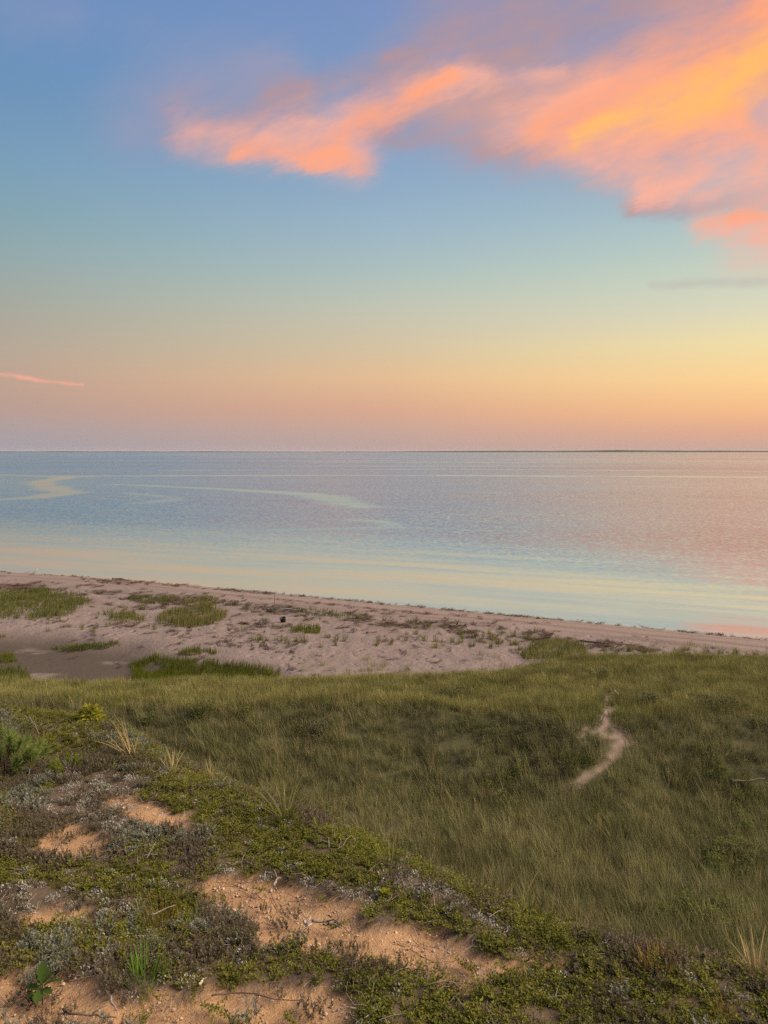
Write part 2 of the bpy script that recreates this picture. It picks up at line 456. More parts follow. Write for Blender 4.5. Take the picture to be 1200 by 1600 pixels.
def wood(name, a, b):
    m, N = mat(name)
    pos = N.new('ShaderNodeTexCoord').outputs['Object']
    n = N.noise(N.v('MULTIPLY', pos, (9, 60, 60)), 3.0, 5, 0.6)
    c = N.mix(N.rng(n, 0.3, 0.7), a, b)
    bp = N.new('ShaderNodeBump'); bp.inputs['Strength'].default_value = 0.5; bp.inputs['Distance'].default_value = 0.003
    N.put(bp.inputs['Height'], n)
    out(N, principled(N, c, 0.85, bp.outputs[0], 0.2))
    return m
M['bleached'] = wood('bleached_wood', (.30, .265, .23), (.48, .44, .40))
M['twig'] = wood('brown_twig', (.06, .042, .03), (.14, .10, .075))
M['greytwig'] = wood('grey_twig', (.15, .125, .105), (.28, .245, .21))
M['drift'] = wood('driftwood', (.07, .052, .045), (.16, .125, .105))
M['stake'] = wood('stake_wood', (.16, .10, .07), (.28, .19, .14))
m, N = mat('black_plastic')
pos = N.new('ShaderNodeTexCoord').outputs['Object']
out(N, principled(N, N.mix(N.rng(N.noise(pos, 9, 4), .35, .65), (.008, .008, .009), (.022, .021, .020)), 0.5, None, 0.4)); M['black'] = m
m, N = mat('gull_feather')
att = N.new('ShaderNodeAttribute'); att.attribute_name = 'tint'
pos = N.new('ShaderNodeTexCoord').outputs['Object']
out(N, principled(N, N.mix(N.rng(N.noise(pos, 60, 3), .3, .7, 0, .25), att.outputs['Color'], (.3, .3, .3)), 0.7)); M['gull'] = m

# ground: colour of each kind of soil is stored on the sheet, grain and relief come from noise
m, N = mat('ground')
att = N.new('ShaderNodeAttribute'); att.attribute_name = 'soil'
prm = N.new('ShaderNodeAttribute'); prm.attribute_name = 'relief'       # r: footprints, g: pebbly grain, b: wetness
ft, gr, wet = N.sep(prm.outputs['Vector'])
pos = N.new('ShaderNodeNewGeometry').outputs['Position']
nA = N.noise(pos, 2.2, 5, 0.6)
nB = N.noise(pos, 38.0, 4, 0.65)
nC = N.noise(pos, 160.0, 3, 0.6)
c = N.mix(N.rng(nA, 0.3, 0.7, 0.0, 0.35), att.outputs['Color'], N.v('SCALE', att.outputs['Color'], scale=0.72))
c = N.mix(N.m('MULTIPLY', N.rng(nB, 0.42, 0.62), 0.30), c, N.v('SCALE', c, scale=0.70))
c = N.mix(N.m('MULTIPLY', N.rng(nC, 0.55, 0.75), N.m('MULTIPLY', gr, 0.55)), c, N.v('SCALE', c, scale=1.45))
c = N.mix(N.m('MULTIPLY', N.rng(nC, 0.45, 0.30), N.m('MULTIPLY', gr, 0.5)), c, N.v('SCALE', c, scale=0.5))
vor = N.new('ShaderNodeTexVoronoi', feature='SMOOTH_F1'); N.put(vor.inputs['Vector'], N.v('ADD', N.v('MULTIPLY', pos, (1.0, 1.0, 0.2)), N.v('SCALE', N.noise(pos, 1.5, 2, .5, 1), scale=0.6)))
vor.inputs['Scale'].default_value = 1.9
foot = N.rng(vor.outputs[0], 0.0, 0.45, -1.0, 0.0, 'SMOOTHSTEP')
hgt = N.m('ADD', N.m('MULTIPLY', N.m('MULTIPLY', foot, N.m('MULTIPLY', ft, N.rng(N.noise(pos, 0.5, 3), 0.4, 0.62))), 0.13),
          N.m('ADD', N.m('MULTIPLY', nB, 0.012), N.m('MULTIPLY', N.m('MULTIPLY', nC, gr), 0.006)))
hgt = N.m('ADD', hgt, N.m('MULTIPLY', N.m('MULTIPLY', N.noise(pos, 5.0, 4, 0.6), ft), 0.09))
bp = N.new('ShaderNodeBump'); bp.inputs['Strength'].default_value = 0.9; bp.inputs['Distance'].default_value = 1.0
N.put(bp.inputs['Height'], hgt)
out(N, principled(N, c, N.rng(wet, 0, 1, 0.95, 0.14), bp.outputs[0], 0.3))
M['ground'] = m

# water
m, N = mat('sea_water')
pos = N.new('ShaderNodeNewGeometry').outputs['Position']
at = N.new('ShaderNodeAttribute'); at.attribute_name = 'ruffle'          # r: ruffled by wind, g: long swell
rf, sw, _z = N.sep(at.outputs['Vector'])
rot = N.new('ShaderNodeMapping'); rot.inputs['Rotation'].default_value = (0, 0, R(20)); N.put(rot.inputs['Vector'], pos)
q = rot.outputs[0]
s1 = N.v('SUBTRACT', N.noise(N.v('MULTIPLY', q, (0.6, 1.0, 1)), 3.2, 4, 0.65, 1), (.5, .5, .5))
s2 = N.v('SUBTRACT', N.noise(N.v('MULTIPLY', q, (0.10, 1.0, 1)), 0.30, 3, 0.55, 1), (.5, .5, .5))
s3 = N.v('SUBTRACT', N.noise(N.v('MULTIPLY', q, (0.35, 1.0, 1)), 0.05, 2, 0.5, 1), (.5, .5, .5))
gust = N.rng(N.noise(N.v('MULTIPLY', q, (0.3, 1.0, 1)), 0.035, 3, .6), 0.3, 0.7, 0.65, 1.2)
slope = N.v('ADD', N.v('SCALE', s1, scale=N.m('MULTIPLY', rf, N.m('MULTIPLY', gust, 0.9))), N.v('SCALE', s2, scale=N.m('MULTIPLY', sw, 0.14)))
slope = N.v('ADD', slope, N.v('SCALE', s3, scale=0.02))
slope = N.v('ADD', slope, N.v('SCALE', (0.0, -0.092, 0.0), scale=rf))
slope = N.v('ADD', slope, N.v('SCALE', (0.0, -0.034, 0.0), scale=N.m('SUBTRACT', 1.0, _z)))     # wavelets lean to the shore
nrm = N.v('NORMALIZE', N.v('ADD', N.v('MULTIPLY', slope, (1, 1, 0)), (0, 0, 1)))
bd = N.new('ShaderNodeBsdfDiffuse'); N.put(bd.inputs[0], N.mix(_z, (.060, .066, .074), (.20, .185, .155)))      # open water to sandy shallows
gl = N.new('ShaderNodeBsdfGlossy'); gl.inputs[0].default_value = (1, 1, 1, 1)
N.put(gl.inputs['Roughness'], N.rng(rf, 0, 1, 0.05, 0.14)); N.put(gl.inputs['Normal'], nrm)
inc = N.new('ShaderNodeNewGeometry').outputs['Incoming']
cosv = N.m('MAXIMUM', N.v('DOT_PRODUCT', inc, nrm), 0.0)
fres = N.m('MULTIPLY_ADD', N.m('POWER', N.m('SUBTRACT', 1.0, cosv, clamp=True), 2.3), 0.94, 0.05)              # Fresnel sheen
mx = N.new('ShaderNodeMixShader'); N.put(mx.inputs[0], fres)
N.l.new(bd.outputs[0], mx.inputs[1]); N.l.new(gl.outputs[0], mx.inputs[2])
out(N, mx.outputs[0])
M['water'] = m

m, N = mat('far_woodland')
pos = N.new('ShaderNodeNewGeometry').outputs['Position']
out(N, principled(N, N.mix(N.rng(N.noise(pos, .01, 4), .3, .7), (.035, .05, .03), (.07, .08, .05)), 0.95))
M['farland'] = m

# ------------------------------------------------------------------ mesh helpers
def grid_mesh(name, V, quads, material):
    me = bpy.data.meshes.new(name)
    me.vertices.add(len(V)); me.vertices.foreach_set('co', V.astype(np.float32).ravel())
    me.loops.add(quads.size); me.loops.foreach_set('vertex_index', quads.astype(np.int32).ravel())
    me.polygons.add(len(quads)); me.polygons.foreach_set('loop_start', np.arange(0, quads.size, 4, dtype=np.int32))
    me.polygons.foreach_set('use_smooth', np.ones(len(quads), bool))
    me.update(calc_edges=True)
    me.materials.append(material)
    return me

def link(name, me, parent=None):
    o = bpy.data.objects.new(name, me)
    COL.objects.link(o)
    if parent is not None: o.parent = parent
    return o

def tag(o, label=None, cat=None, group=None, kind=None):
    if label: o['label'] = label
    if cat: o['category'] = cat
    if group: o['group'] = group
    if kind: o['kind'] = kind
    return o

# ------------------------------------------------------------------ the land as one sheet, cut by kind of ground
def axis(parts):
    xs = [parts[0][0]]
    for (a, b, st_) in parts:
        n = max(1, int(round((b - a) / st_)))
        xs += list(a + (b - a) * (np.arange(1, n + 1) / n))
    return np.array(xs)

gx = axis([(-600, -120, 40), (-120, -60, 4), (-60, -38, 0.6), (-38, -6, 0.24), (-6, 4, 0.05), (4, 36, 0.24), (36, 60, 0.6), (60, 120, 4), (120, 600, 40)])
gy = axis([(-400, -40, 40), (-40, -2, 1.5), (-2, 1, 0.1), (1, 9, 0.05), (9, 20, 0.2), (20, 62, 0.17), (62, 84, 0.3), (84, 120, 3), (120, 300, 30)])
X, Y = np.meshgrid(gx, gy)
Z, D, MUDM, DD, YN, YF = land(X, Y)
sandm = in_any(X, Y, SAND) & (DD < 0.3)
pathm = path_mask(X, Y) & (DD > 1)
Z = Z - 0.03 * sandm + 0.016 * sandm * fbm(X, Y, 5.0, 4, 43, .65) + 0.010 * sandm * fbm(X, Y, 14.0, 2, 44) - 0.05 * pathm
nx, ny = len(gx), len(gy)

soil = np.zeros((ny, nx, 3)); relief = np.zeros((ny, nx, 3))
def lay(mask, col, rl):
    mk = mask[..., None]
    soil[:] = soil * (1 - mk) + np.array(col) * mk
    relief[:] = relief * (1 - mk) + np.array(rl) * mk
one = np.ones_like(X)
lay(one, (.075, .072, .032), (0, 0.3, 0))                                              # soil under the grass
lay(sstep(0.5, -0.1, DD), (.105, .075, .048), (0, 0.6, 0))                             # dune top under the heath
isbeach = sstep(0.2, 1.6, Y - YF)
lay(isbeach, (.190, .150, .134), (1, 0.5, 0))
lay(isbeach * sstep(10, 5, D), (.205, .156, .136), (0.25, 0.8, 0))                        # upper swash sand, smoother
lay(isbeach * np.clip(sstep(-0.1, 0.5, fbm(X, Y, 0.55, 4, 91)) * np.exp(-((D - 10.5 - 1.5 * fbm(X, Y, .12, 2, 92)) / 2.6) ** 2) * 1.3, 0, 0.85), (.10, .075, .06), (0.8, 0.8, 0))   # old wrack bed
lay(isbeach * np.exp(-((D - 4.8 - 0.7 * fbm(X, Y, .2, 2, 93)) / 0.5) ** 2) * 0.75, (.13, .095, .08), (0.4, 1, 0))
lay(isbeach * np.exp(-((D - 2.2 - 0.4 * fbm(X, Y, .2, 2, 94)) / 0.35) ** 2) * 0.7, (.14, .105, .09), (0.4, 1, 0))
al, ac = X * .92 - Y * .38, X * .38 + Y * .92
lay(isbeach * 0.6 * sstep(0.05, 0.45, fbm(al, ac * 7, 0.10, 4, 97)) * sstep(18, 11, D) * sstep(3, 9, D), (.115, .088, .07), (0.5, 1, 0))        # strewn rows of debris
lay(isbeach * 0.5 * sstep(0.1, 0.5, fbm(X, Y, 0.35, 5, 98)), (.17, .13, .11), (1, 0.8, 0))
lay(sstep(0.9, 0.3, D), (.12, .09, .08), (0, 0.5, 1))                                # wet edge
mudn = MUDM * isbeach * np.clip(0.95 - 0.9 * sstep(0.25, 0.55, fbm(X * 0.35, Y, 1.0, 4, 96)) * sstep(0.2, 0.6, MUDM) , 0, 1)
lay(mudn, (.060, .046, .033), (0.25, 0.6, 0.05))
lay(sandm * 1.0, (.395, .238, .120), (0.12, 1, 0))
lay(sandm * 0.45 * sstep(0.05, 0.5, fbm(X, Y, 4.0, 4, 101, .65)), (.24, .15, .09), (0.12, 1, 0))              # damp and littered sand
lay(pathm * 1.0, (.25, .19, .15), (0.3, 0.7, 0))

V = np.stack([X, Y, Z], -1).reshape(-1, 3)
gzy, gzx = np.gradient(Z, gy, gx)
NRM = np.stack([-gzx, -gzy, np.ones_like(Z)], -1).reshape(-1, 3)
NRM /= np.linalg.norm(NRM, axis=1)[:, None]
idx = np.arange(nx * ny).reshape(ny, nx)
Q = np.stack([idx[:-1, :-1], idx[:-1, 1:], idx[1:, 1:], idx[1:, :-1]], -1)
def quad_mask(a): return (a[:-1, :-1].astype(float) + a[:-1, 1:] + a[1:, 1:] + a[1:, :-1]) / 4 >= 0.5
cls = np.zeros((ny - 1, nx - 1), int)
cls[quad_mask(isbeach > 0.5)] = 1
cls[quad_mask((isbeach > 0.5) & (MUDM > 0.5))] = 2
cls[quad_mask(pathm)] = 3
cls[quad_mask(sandm)] = 4
for k, nm in enumerate(['dune_ground', 'beach', 'mud_flat', 'footpath', 'bare_sand']):
    q = Q[cls == k]
    u, inv = np.unique(q, return_inverse=True)
    me = grid_mesh(nm, V[u], inv.reshape(-1, 4), M['ground'])
    for an, arr in (('soil', soil), ('relief', relief)):
        if an == 'soil':
            a = me.attributes.new(an, 'FLOAT_COLOR', 'POINT')
            cc = np.ones((len(u), 4), np.float32); cc[:, :3] = arr.reshape(-1, 3)[u]
            a.data.foreach_set('color', cc.ravel())
        else:
            a = me.attributes.new(an, 'FLOAT_VECTOR', 'POINT')
            a.data.foreach_set('vector', arr.reshape(-1, 3)[u].astype(np.float32).ravel())
    me.normals_split_custom_set_from_vertices(NRM[u].astype(np.float32))
    tag(link(nm, me), kind='structure')

# ------------------------------------------------------------------ sea
sx = np.concatenate([-np.geomspace(8, 1, 40), np.linspace(-0.98, 0.98, 260), np.geomspace(1, 8, 40)])
sy = np.concatenate([np.linspace(20, 60, 40), np.geomspace(60.3, 1400, 330), np.geomspace(1500, 25000, 40)])
SX, SY = np.meshgrid(sx, sy)
WX = np.sign(SX) * np.minimum(np.abs(SX) * np.maximum(SY, 40), 25000 * np.minimum(np.abs(SX) + .05, 1)); WY = SY
def slick(pts, w0, w1, amp=1.0, seed=0):
    pl = np.array([plane_pt(x, y, 0.0) for x, y in pts])
    cum = np.concatenate([[0], np.cumsum(np.hypot(*np.diff(pl, axis=0).T))])
    wob = 5 * fbm(WX, WY, 0.02, 4, 110 + seed)
    best = np.full(WX.shape, 1e9)
    for i in range(len(pl) - 1):
        a, b = pl[i], pl[i + 1]; e = b - a
        h = np.clip(((WX - a[0]) * e[0] + (WY - a[1]) * e[1]) / (e @ e), 0, 1)
        s = (cum[i] + h * (cum[i + 1] - cum[i])) / cum[-1]
        w = w0 + (w1 - w0) * s
        d = np.hypot(WX - a[0] - e[0] * h, (WY - a[1] - e[1] * h)) / w
        best = np.minimum(best, d)
    w = None
    return 0.9 * amp * sstep(1.35, 0.25, 1.5 * best + 0.10 * wob + 0.9 * fbm(WX, WY, 0.10, 5, 160 + seed, .65))
calm = np.zeros_like(WX)
for sl in (slick([(-150, 742), (0, 742), (110, 745), (60, 753), (70, 760), (112, 770), (40, 779), (-100, 784)], 9, 7, 0.9, 0),
           slick([(100, 744), (350, 743), (700, 743), (1250, 746)], 14, 12, 0.85, 1),
           slick([(180, 757), (330, 763), (450, 770), (510, 776), (560, 792)], 4, 9, 0.85, 2),
           slick([(200, 770), (280, 779), (230, 786)], 4, 5, 0.6, 3),
           slick([(430, 828), (560, 825), (625, 824), (600, 815), (545, 812)], 2.5, 3.5, 0.8, 4),
           slick([(650, 824), (740, 828), (840, 831)], 1.8, 1.8, 0.7, 5), slick([(650, 806), (700, 809)], 2.5, 2.5, 0.4, 6),
           slick([(500, 722), (800, 723), (1300, 720)], 40, 40, 0.5, 7), slick([(280, 735), (700, 733), (1300, 737)], 16, 20, 0.6, 8),
           slick([(1000, 760), (1120, 762)], 4, 4, 0.4, 9)):
    calm = np.maximum(calm, sl)
SD = -shore_d(WX, WY)                                                    # metres off shore
edge = 30 + 12 * fbm(WX, WY, 0.02, 3, 130)
lee = sstep(edge + 30, edge - 24, SD)
ruf = np.clip((1 - lee * 0.95) * (1 - calm * 0.9), 0, 1)
ruf = ruf * (0.85 + 0.3 * fbm(WX * 0.4, WY, 0.01, 3, 140)) + 0.015
ruf = ruf * (1 + 0.45 * sstep(160, 600, WY))                             # open bay, more wind
swell = 0.35 + 0.65 * lee
WV = np.stack([WX, WY, np.zeros_like(WX)], -1).reshape(-1, 3)
ids = np.arange(WX.size).reshape(WX.shape)
WQ = np.stack([ids[:-1, :-1], ids[:-1, 1:], ids[1:, 1:], ids[1:, :-1]], -1).reshape(-1, 4)
me = grid_mesh('sea', WV, WQ, M['water'])
a = me.attributes.new('ruffle', 'FLOAT_VECTOR', 'POINT')
a.data.foreach_set('vector', np.stack([ruf, swell, sstep(60, 5, SD)], -1).astype(np.float32).ravel())
tag(link('sea', me), kind='structure')

# far shore, low wooded land across the bay
FY = 9000.0
fx = np.linspace(-7000, 9000, 260)
prof = np.interp(fx, [-7000, -4700, -1700, -1500, 0, 900, 1600, 2300, 2900, 3300, 4700, 9000], [9, 10, 9, 5, 8, 15, 18, 17, 27, 22, 18, 24])
prof = prof + 3 * fbm(fx, fx * 0, 0.004, 4, 150) * (prof > 4)
rows = []
for dyy, k in ((0, 0.0), (20, 0.75), (200, 1.0), (700, 0.9), (1200, 0.0)):
    rows.append(np.stack([fx, np.full_like(fx, FY + dyy) + 120 * fbm(fx, fx * 0 + dyy, 0.002, 2, 151), prof * k - (0.5 if k == 0 else 0)], -1))
FV = np.array(rows); ids = np.arange(FV.shape[0] * FV.shape[1]).reshape(FV.shape[:2])
FQ = np.stack([ids[:-1, :-1], ids[:-1, 1:], ids[1:, 1:], ids[1:, :-1]], -1).reshape(-1, 4)
tag(link('far_shore', grid_mesh('far_shore', FV.reshape(-1, 3), FQ, M['farland'])), kind='structure')

# ------------------------------------------------------------------ plant shapes
class MB:
    """collects faces of ONE mesh"""
    def __init__(self): self.v = []; self.f = []; self.t = []; self.m = []
    def add(self, verts, faces, tint=(1, 1, 1), mi=0):
        o = len(self.v)
        self.v += [tuple(map(float, p)) for p in verts]
        self.f += [tuple(o + i for i in f) for f in faces]
        self.t += [tint] * len(verts); self.m += [mi] * len(faces)
    def blade(self, base, yaw, lean, h, w, curl=0.5, seg=3, tint=1.0, side=None):
        """a grass blade: tapered ribbon that leans and curls over"""
        d = np.array([math.cos(yaw), math.sin(yaw), 0.0])
        sd = yaw + math.pi / 2 + (random.uniform(-1.1, 1.1) if side is None else side)
        s = np.array([math.cos(sd), math.sin(sd), 0.0])
        p = np.array(base, float); a = lean; vs_, fs = [], []
        for i in range(seg):
            ww = w * (1 - 0.75 * i / seg)
            vs_ += [p - s * ww / 2, p + s * ww / 2]
            p = p + (d * math.sin(a) + np.array([0, 0, math.cos(a)])) * h / seg
            a += curl / seg
        vs_.append(p)
        for i in range(seg - 1): fs.append((2 * i, 2 * i + 1, 2 * i + 3, 2 * i + 2))
        fs.append((2 * seg - 2, 2 * seg - 1, 2 * seg))
        tt = tint if isinstance(tint, tuple) else (tint,) * 3
        self.add(vs_, fs, tt)
    def leaf(self, p, d, up, L, w, tint=1.0, fold=0.25, mi=0):
        """an oval leaf folded along its rib"""
        d = np.array(d, float); d /= np.linalg.norm(d) + 1e-9
        s = np.cross(d, up); s /= np.linalg.norm(s) + 1e-9
        n = np.cross(s, d)
        p = np.array(p, float)
        tt = tint if isinstance(tint, tuple) else (tint,) * 3
        self.add([p, p + d * L * .55 + s * w / 2 + n * w * fold, p + d * L, p + d * L * .55 - s * w / 2 + n * w * fold], [(0, 1, 2), (0, 2, 3)], tt, mi)
    def tube(self, pts, radii, n=4, tint=1.0, mi=0):
        pts = np.array(pts, float); k = len(pts); vs_, fs = [], []
        for i in range(k):
            t = pts[min(i + 1, k - 1)] - pts[max(i - 1, 0)]; t /= np.linalg.norm(t) + 1e-9
            a = np.cross(t, (0.31, 0.22, 0.92)); a /= np.linalg.norm(a) + 1e-9; b = np.cross(t, a)
            for j in range(n):
                q = 2 * math.pi * j / n
                vs_.append(pts[i] + (a * math.cos(q) + b * math.sin(q)) * radii[i])
        for i in range(k - 1):
            for j in range(n): fs.append((i * n + j, i * n + (j + 1) % n, (i + 1) * n + (j + 1) % n, (i + 1) * n + j))
        fs.append(tuple(range(n))[::-1]); fs.append(tuple((k - 1) * n + j for j in range(n)))
        tt = tint if isinstance(tint, tuple) else (tint,) * 3
        self.add(vs_, fs, tt, mi)
    def mesh(self, name, *mats, smooth=False):
        me = bpy.data.meshes.new(name)
        me.from_pydata(self.v, [], self.f)
        a = me.attributes.new('tint', 'FLOAT_COLOR', 'POINT')
        c = np.ones((len(self.v), 4), np.float32); c[:, :3] = np.array(self.t)
        a.data.foreach_set('color', c.ravel())
        for q in mats: me.materials.append(q)
        if len(mats) > 1: me.polygons.foreach_set('material_index', self.m)
        if smooth: me.polygons.foreach_set('use_smooth', [True] * len(self.f))
        me.update()
        return me

U = random.uniform
def grass_clump(n, rad, h0, h1, w, lean=0.35, curl=0.7, wind=0.15, tint=(0.75, 1.2)):
    b = MB()
    for _ in range(n):
        r, a = rad * math.sqrt(random.random()), U(0, 6.283)
        yaw = a + U(-.8, .8) if random.random() > wind else U(-.5, .5)
        t = U(*tint)
        b.blade((r * math.cos(a), r * math.sin(a), -0.02), yaw, U(0.02, lean), U(h0, h1), w * U(.7, 1.3), U(.1, curl), 3, (t * U(.95, 1.1), t, t * U(.85, 1.05)))
    return b

def herb_clump(n, rad, h, L, w):
    b = MB()
    for _ in range(n):
        r, a, z = rad * random.random() ** .6, U(0, 6.283), h * random.random()
        r *= math.sqrt(max(0.05, 1 - (z / h) ** 2))
        t = U(.7, 1.25)
        b.leaf((r * math.cos(a), r * math.sin(a), z), (math.cos(a + U(-1, 1)), math.sin(a + U(-1, 1)), U(-.2, .9)), (U(-.4, .4), U(-.4, .4), 1), L * U(.6, 1.3), w * U(.7, 1.3), t)
    return b

def berry_sprig(stems=7, per=15):
    b = MB()
    for _ in range(stems):
        a = U(0, 6.283); bend = U(-.6, .6); L = U(.05, .09); rise = U(.008, .042)
        for i in range(per):
            s = (i + 1) / per
            aa = a + bend * s
            p = (L * s * math.cos(aa), L * s * math.sin(aa), 0.005 + rise * s ** 1.3)
            ph = aa + i * 2.4
            t = U(.65, 1.3)
            yl = U(.9, 1.15)
            b.leaf(p, (math.cos(ph), math.sin(ph), U(.1, 1.1)), (U(-.3, .3), U(-.3, .3), 1), U(.011, .019), U(.006, .009), (t * yl, t, t * .9), 0.2)
    return b

def heath_sprig(stems=18, hh=(.018, .065), rad=.06, needle=.009):
    b = MB()
    for _ in range(stems):
        a, r = U(0, 6.283), rad * math.sqrt(random.random())
        x, y = r * math.cos(a), r * math.sin(a)
        lx, ly = U(-.5, .5), U(-.5, .5); h = U(*hh); k = 12
        t0 = U(.65, 1.25)
        for i in range(k):
            s = (i + .5) / k
            p = (x + lx * h * s, y + ly * h * s, h * s)
            for _q in range(2):
                ph = U(0, 6.283); t = t0 * U(.8, 1.2)
                b.leaf(p, (math.cos(ph), math.sin(ph), U(.3, 1.2)), (0, 0, 1), needle * U(.8, 1.5), needle * .45, t, 0.1)
        b.blade((x, y, 0), math.atan2(ly, lx), math.atan(math.hypot(lx, ly)), h * 1.2, .002, 0, 2, .6)
    return b

def lichen_puff(n=70, rad=.045, h=.04):
    b = MB()
    for _ in range(n):
        a, r = U(0, 6.283), rad * math.sqrt(random.random())
        z = h * (1 - (r / rad) ** 2) * U(.2, 1)
        t = U(.6, 1.25)
        b.leaf((r * math.cos(a), r * math.sin(a), z), (U(-1, 1), U(-1, 1), U(0, 1.3)), (U(-1, 1), U(-1, 1), 1), U(.008, .016), U(.005, .009), t, 0.3)
    return b

def twig_bits(n=7, L=(.04, .14)):
    b = MB()
    for _ in range(n):
        a = U(0, 6.283); l = U(*L); x, y = U(-.05, .05), U(-.05, .05)
        pts = [(x + math.cos(a + q * U(-.4, .4)) * l * q, y + math.sin(a) * l * q, .008 + .02 * random.random() + U(0, .03) * q) for q in (0, .5, 1)]
        b.tube(pts, [.0022, .0018, .001], 3, U(.6, 1.3))
    return b

def wrack_tangle(n=36, rad=.22):
    b = MB()
    for _ in range(n):
        a = U(0, 6.283); r = rad * math.sqrt(random.random())
        x, y = r * math.cos(a) * 1.6, r * math.sin(a) * .7
        yaw = U(-.5, .5) + (math.pi if random.random() < .5 else 0)
        b.blade((x, y, U(0, .05)), yaw, U(1.1, 1.6), U(.12, .4), U(.015, .04), U(-.2, .3), 3, U(.6, 1.3))
    return b

# scatter = many small plants of a ground cover that nobody could count, as ONE object
def protos(name, meshes):
    c = bpy.data.collections.new(name)
    for i, me in enumerate(meshes):
        c.objects.link(bpy.data.objects.new(f'{name}_{i:02d}', me))
    return c

def scatter(name, pts, scl, coll, nvar, label, cat, tilt=0.12):
    n = len(pts)
    me = bpy.data.meshes.new(name)
    me.vertices.add(n); me.vertices.foreach_set('co', np.asarray(pts, np.float32).ravel())
    rot = np.stack([rng.normal(0, tilt, n), rng.normal(0, tilt, n), rng.uniform(0, 6.283, n)], -1).astype(np.float32)
    a = me.attributes.new('spin', 'FLOAT_VECTOR', 'POINT'); a.data.foreach_set('vector', rot.ravel())
    a = me.attributes.new('size', 'FLOAT', 'POINT'); a.data.foreach_set('value', np.asarray(scl, np.float32))
    a = me.attributes.new('kindno', 'INT', 'POINT'); a.data.foreach_set('value', rng.integers(0, nvar, n).astype(np.int32))
    o = link(name, me)
    t = bpy.data.node_groups.new(name + '_scatter', 'GeometryNodeTree')
    t.interface.new_socket('Geometry', in_out='INPUT', socket_type='NodeSocketGeometry')
    t.interface.new_socket('Geometry', in_out='OUTPUT', socket_type='NodeSocketGeometry')
    gi, go = t.nodes.new('NodeGroupInput'), t.nodes.new('NodeGroupOutput')
    ci = t.nodes.new('GeometryNodeCollectionInfo'); ci.inputs['Collection'].default_value = coll
    ci.inputs['Separate Children'].default_value = True; ci.inputs['Reset Children'].default_value = True
    ip = t.nodes.new('GeometryNodeInstanceOnPoints'); ip.inputs['Pick Instance'].default_value = True
    def na(nm, dt):
        q = t.nodes.new('GeometryNodeInputNamedAttribute'); q.data_type = dt; q.inputs['Name'].default_value = nm
        return q.outputs['Attribute']
    t.links.new(gi.outputs[0], ip.inputs['Points']); t.links.new(ci.outputs[0], ip.inputs['Instance'])
    t.links.new(na('kindno', 'INT'), ip.inputs['Instance Index'])
    t.links.new(na('spin', 'FLOAT_VECTOR'), ip.inputs['Rotation']); t.links.new(na('size', 'FLOAT'), ip.inputs['Scale'])
    t.links.new(ip.outputs[0], go.inputs[0])
    md = o.modifiers.new('scatter', 'NODES'); md.node_group = t
    return tag(o, label, cat, kind='stuff')

def sample(x0, x1, y0, y1, dens):
    n = int((x1 - x0) * (y1 - y0) * dens)
    return rng.uniform(x0, x1, n), rng.uniform(y0, y1, n)

def in_view(x, y, pad):
    return (np.abs(x) < 0.56 * y + pad) & (y > 0.5)

# ---- meadow in the hollow and grass on the low ridge
px_, py_ = sample(-24, 24, 1, 48, 42)
z_, D_, mu_, d_, yn_, yf_ = land(px_, py_)
ok = in_view(px_, py_, 3.0) & (d_ > 2.3) & (rng.random(len(px_)) < sstep(4.6, 0.2, py_ - yf_ - 1.4 * fbm(px_, py_, .5, 3, 201)) ** 1.6 + 0.16 * sstep(13, 3, py_ - yf_) * (py_ > yf_) * sstep(-.1, .35, fbm(px_, py_, .45, 3, 202)) * sstep(-6, 4, px_))
pth = path_mask(px_, py_, .10)
ok &= ~(pth & (rng.random(len(px_)) < .97))
ridge_m = py_ > yn_ - 0.35
bare = fbm(px_, py_, 0.9, 3, 205) > 0.42
hm = fbm(px_, py_, 0.35, 3, 207)
herb = (~ridge_m) & (fbm(px_, py_, 0.5, 3, 206) + rng.normal(0, .12, len(px_)) > 0.36)
g1 = protos('meadow_clump', [grass_clump(40, .17, .16, .44, .0085, .65, .9, .15, (.55, 1.35)).mesh('meadow_clump', M['meadow']) for _ in range(5)] +
            [grass_clump(26, .13, .25, .62, .0075, .4, .9, .15, (.7, 1.6)).mesh('meadow_clump', M['meadow']) for _ in range(3)])
g2 = protos('ridge_clump', [grass_clump(38, .17, .16, .38, .0085, .45, .7, .15, (.6, 1.35)).mesh('ridge_clump', M['ridge']) for _ in range(5)])
g3 = protos('herb_clump', [herb_clump(110, .20, .26, .055, .028).mesh('herb_clump', M['forb']) for _ in range(4)])
scrub = (~ridge_m) & (py_ > yn_ - 3.2) & (fbm(px_, py_, .45, 3, 208) + .35 * sstep(0, 6, px_) + rng.normal(0, .15, len(px_)) > 0.28)  # dark clumps added to put the slope's shade into plant colour
herb &= ~scrub
gs = protos('scrub_clump', [herb_clump(130, .20, .24, .035, .016).mesh('scrub_clump', M['bush']) for _ in range(4)])
s = ok & ~ridge_m & ~herb & ~(scrub & (rng.random(len(px_)) < .6)) & ~(bare & (rng.random(len(px_)) < .2))
P3 = np.stack([px_, py_, z_], -1)
scatter('meadow_grass', P3[s], rng.uniform(.7, 1.25, s.sum()) * (1 + .3 * hm[s]), g1, 8, 'olive green and straw coloured grass filling the hollow behind the beach', 'grass')
s = ok & ridge_m
scatter('ridge_grass', P3[s], rng.uniform(.7, 1.2, s.sum()), g2, 5, 'paler yellow green grass on the low ridge above the beach', 'grass')
s = ok & scrub & (rng.random(len(px_)) < .5)
scatter('ridge_scrub', P3[s], rng.uniform(.7, 1.3, s.sum()), gs, 4, 'dark leafy clumps standing in for shade on the slope below the ridge', 'scrub')
s = ok & herb
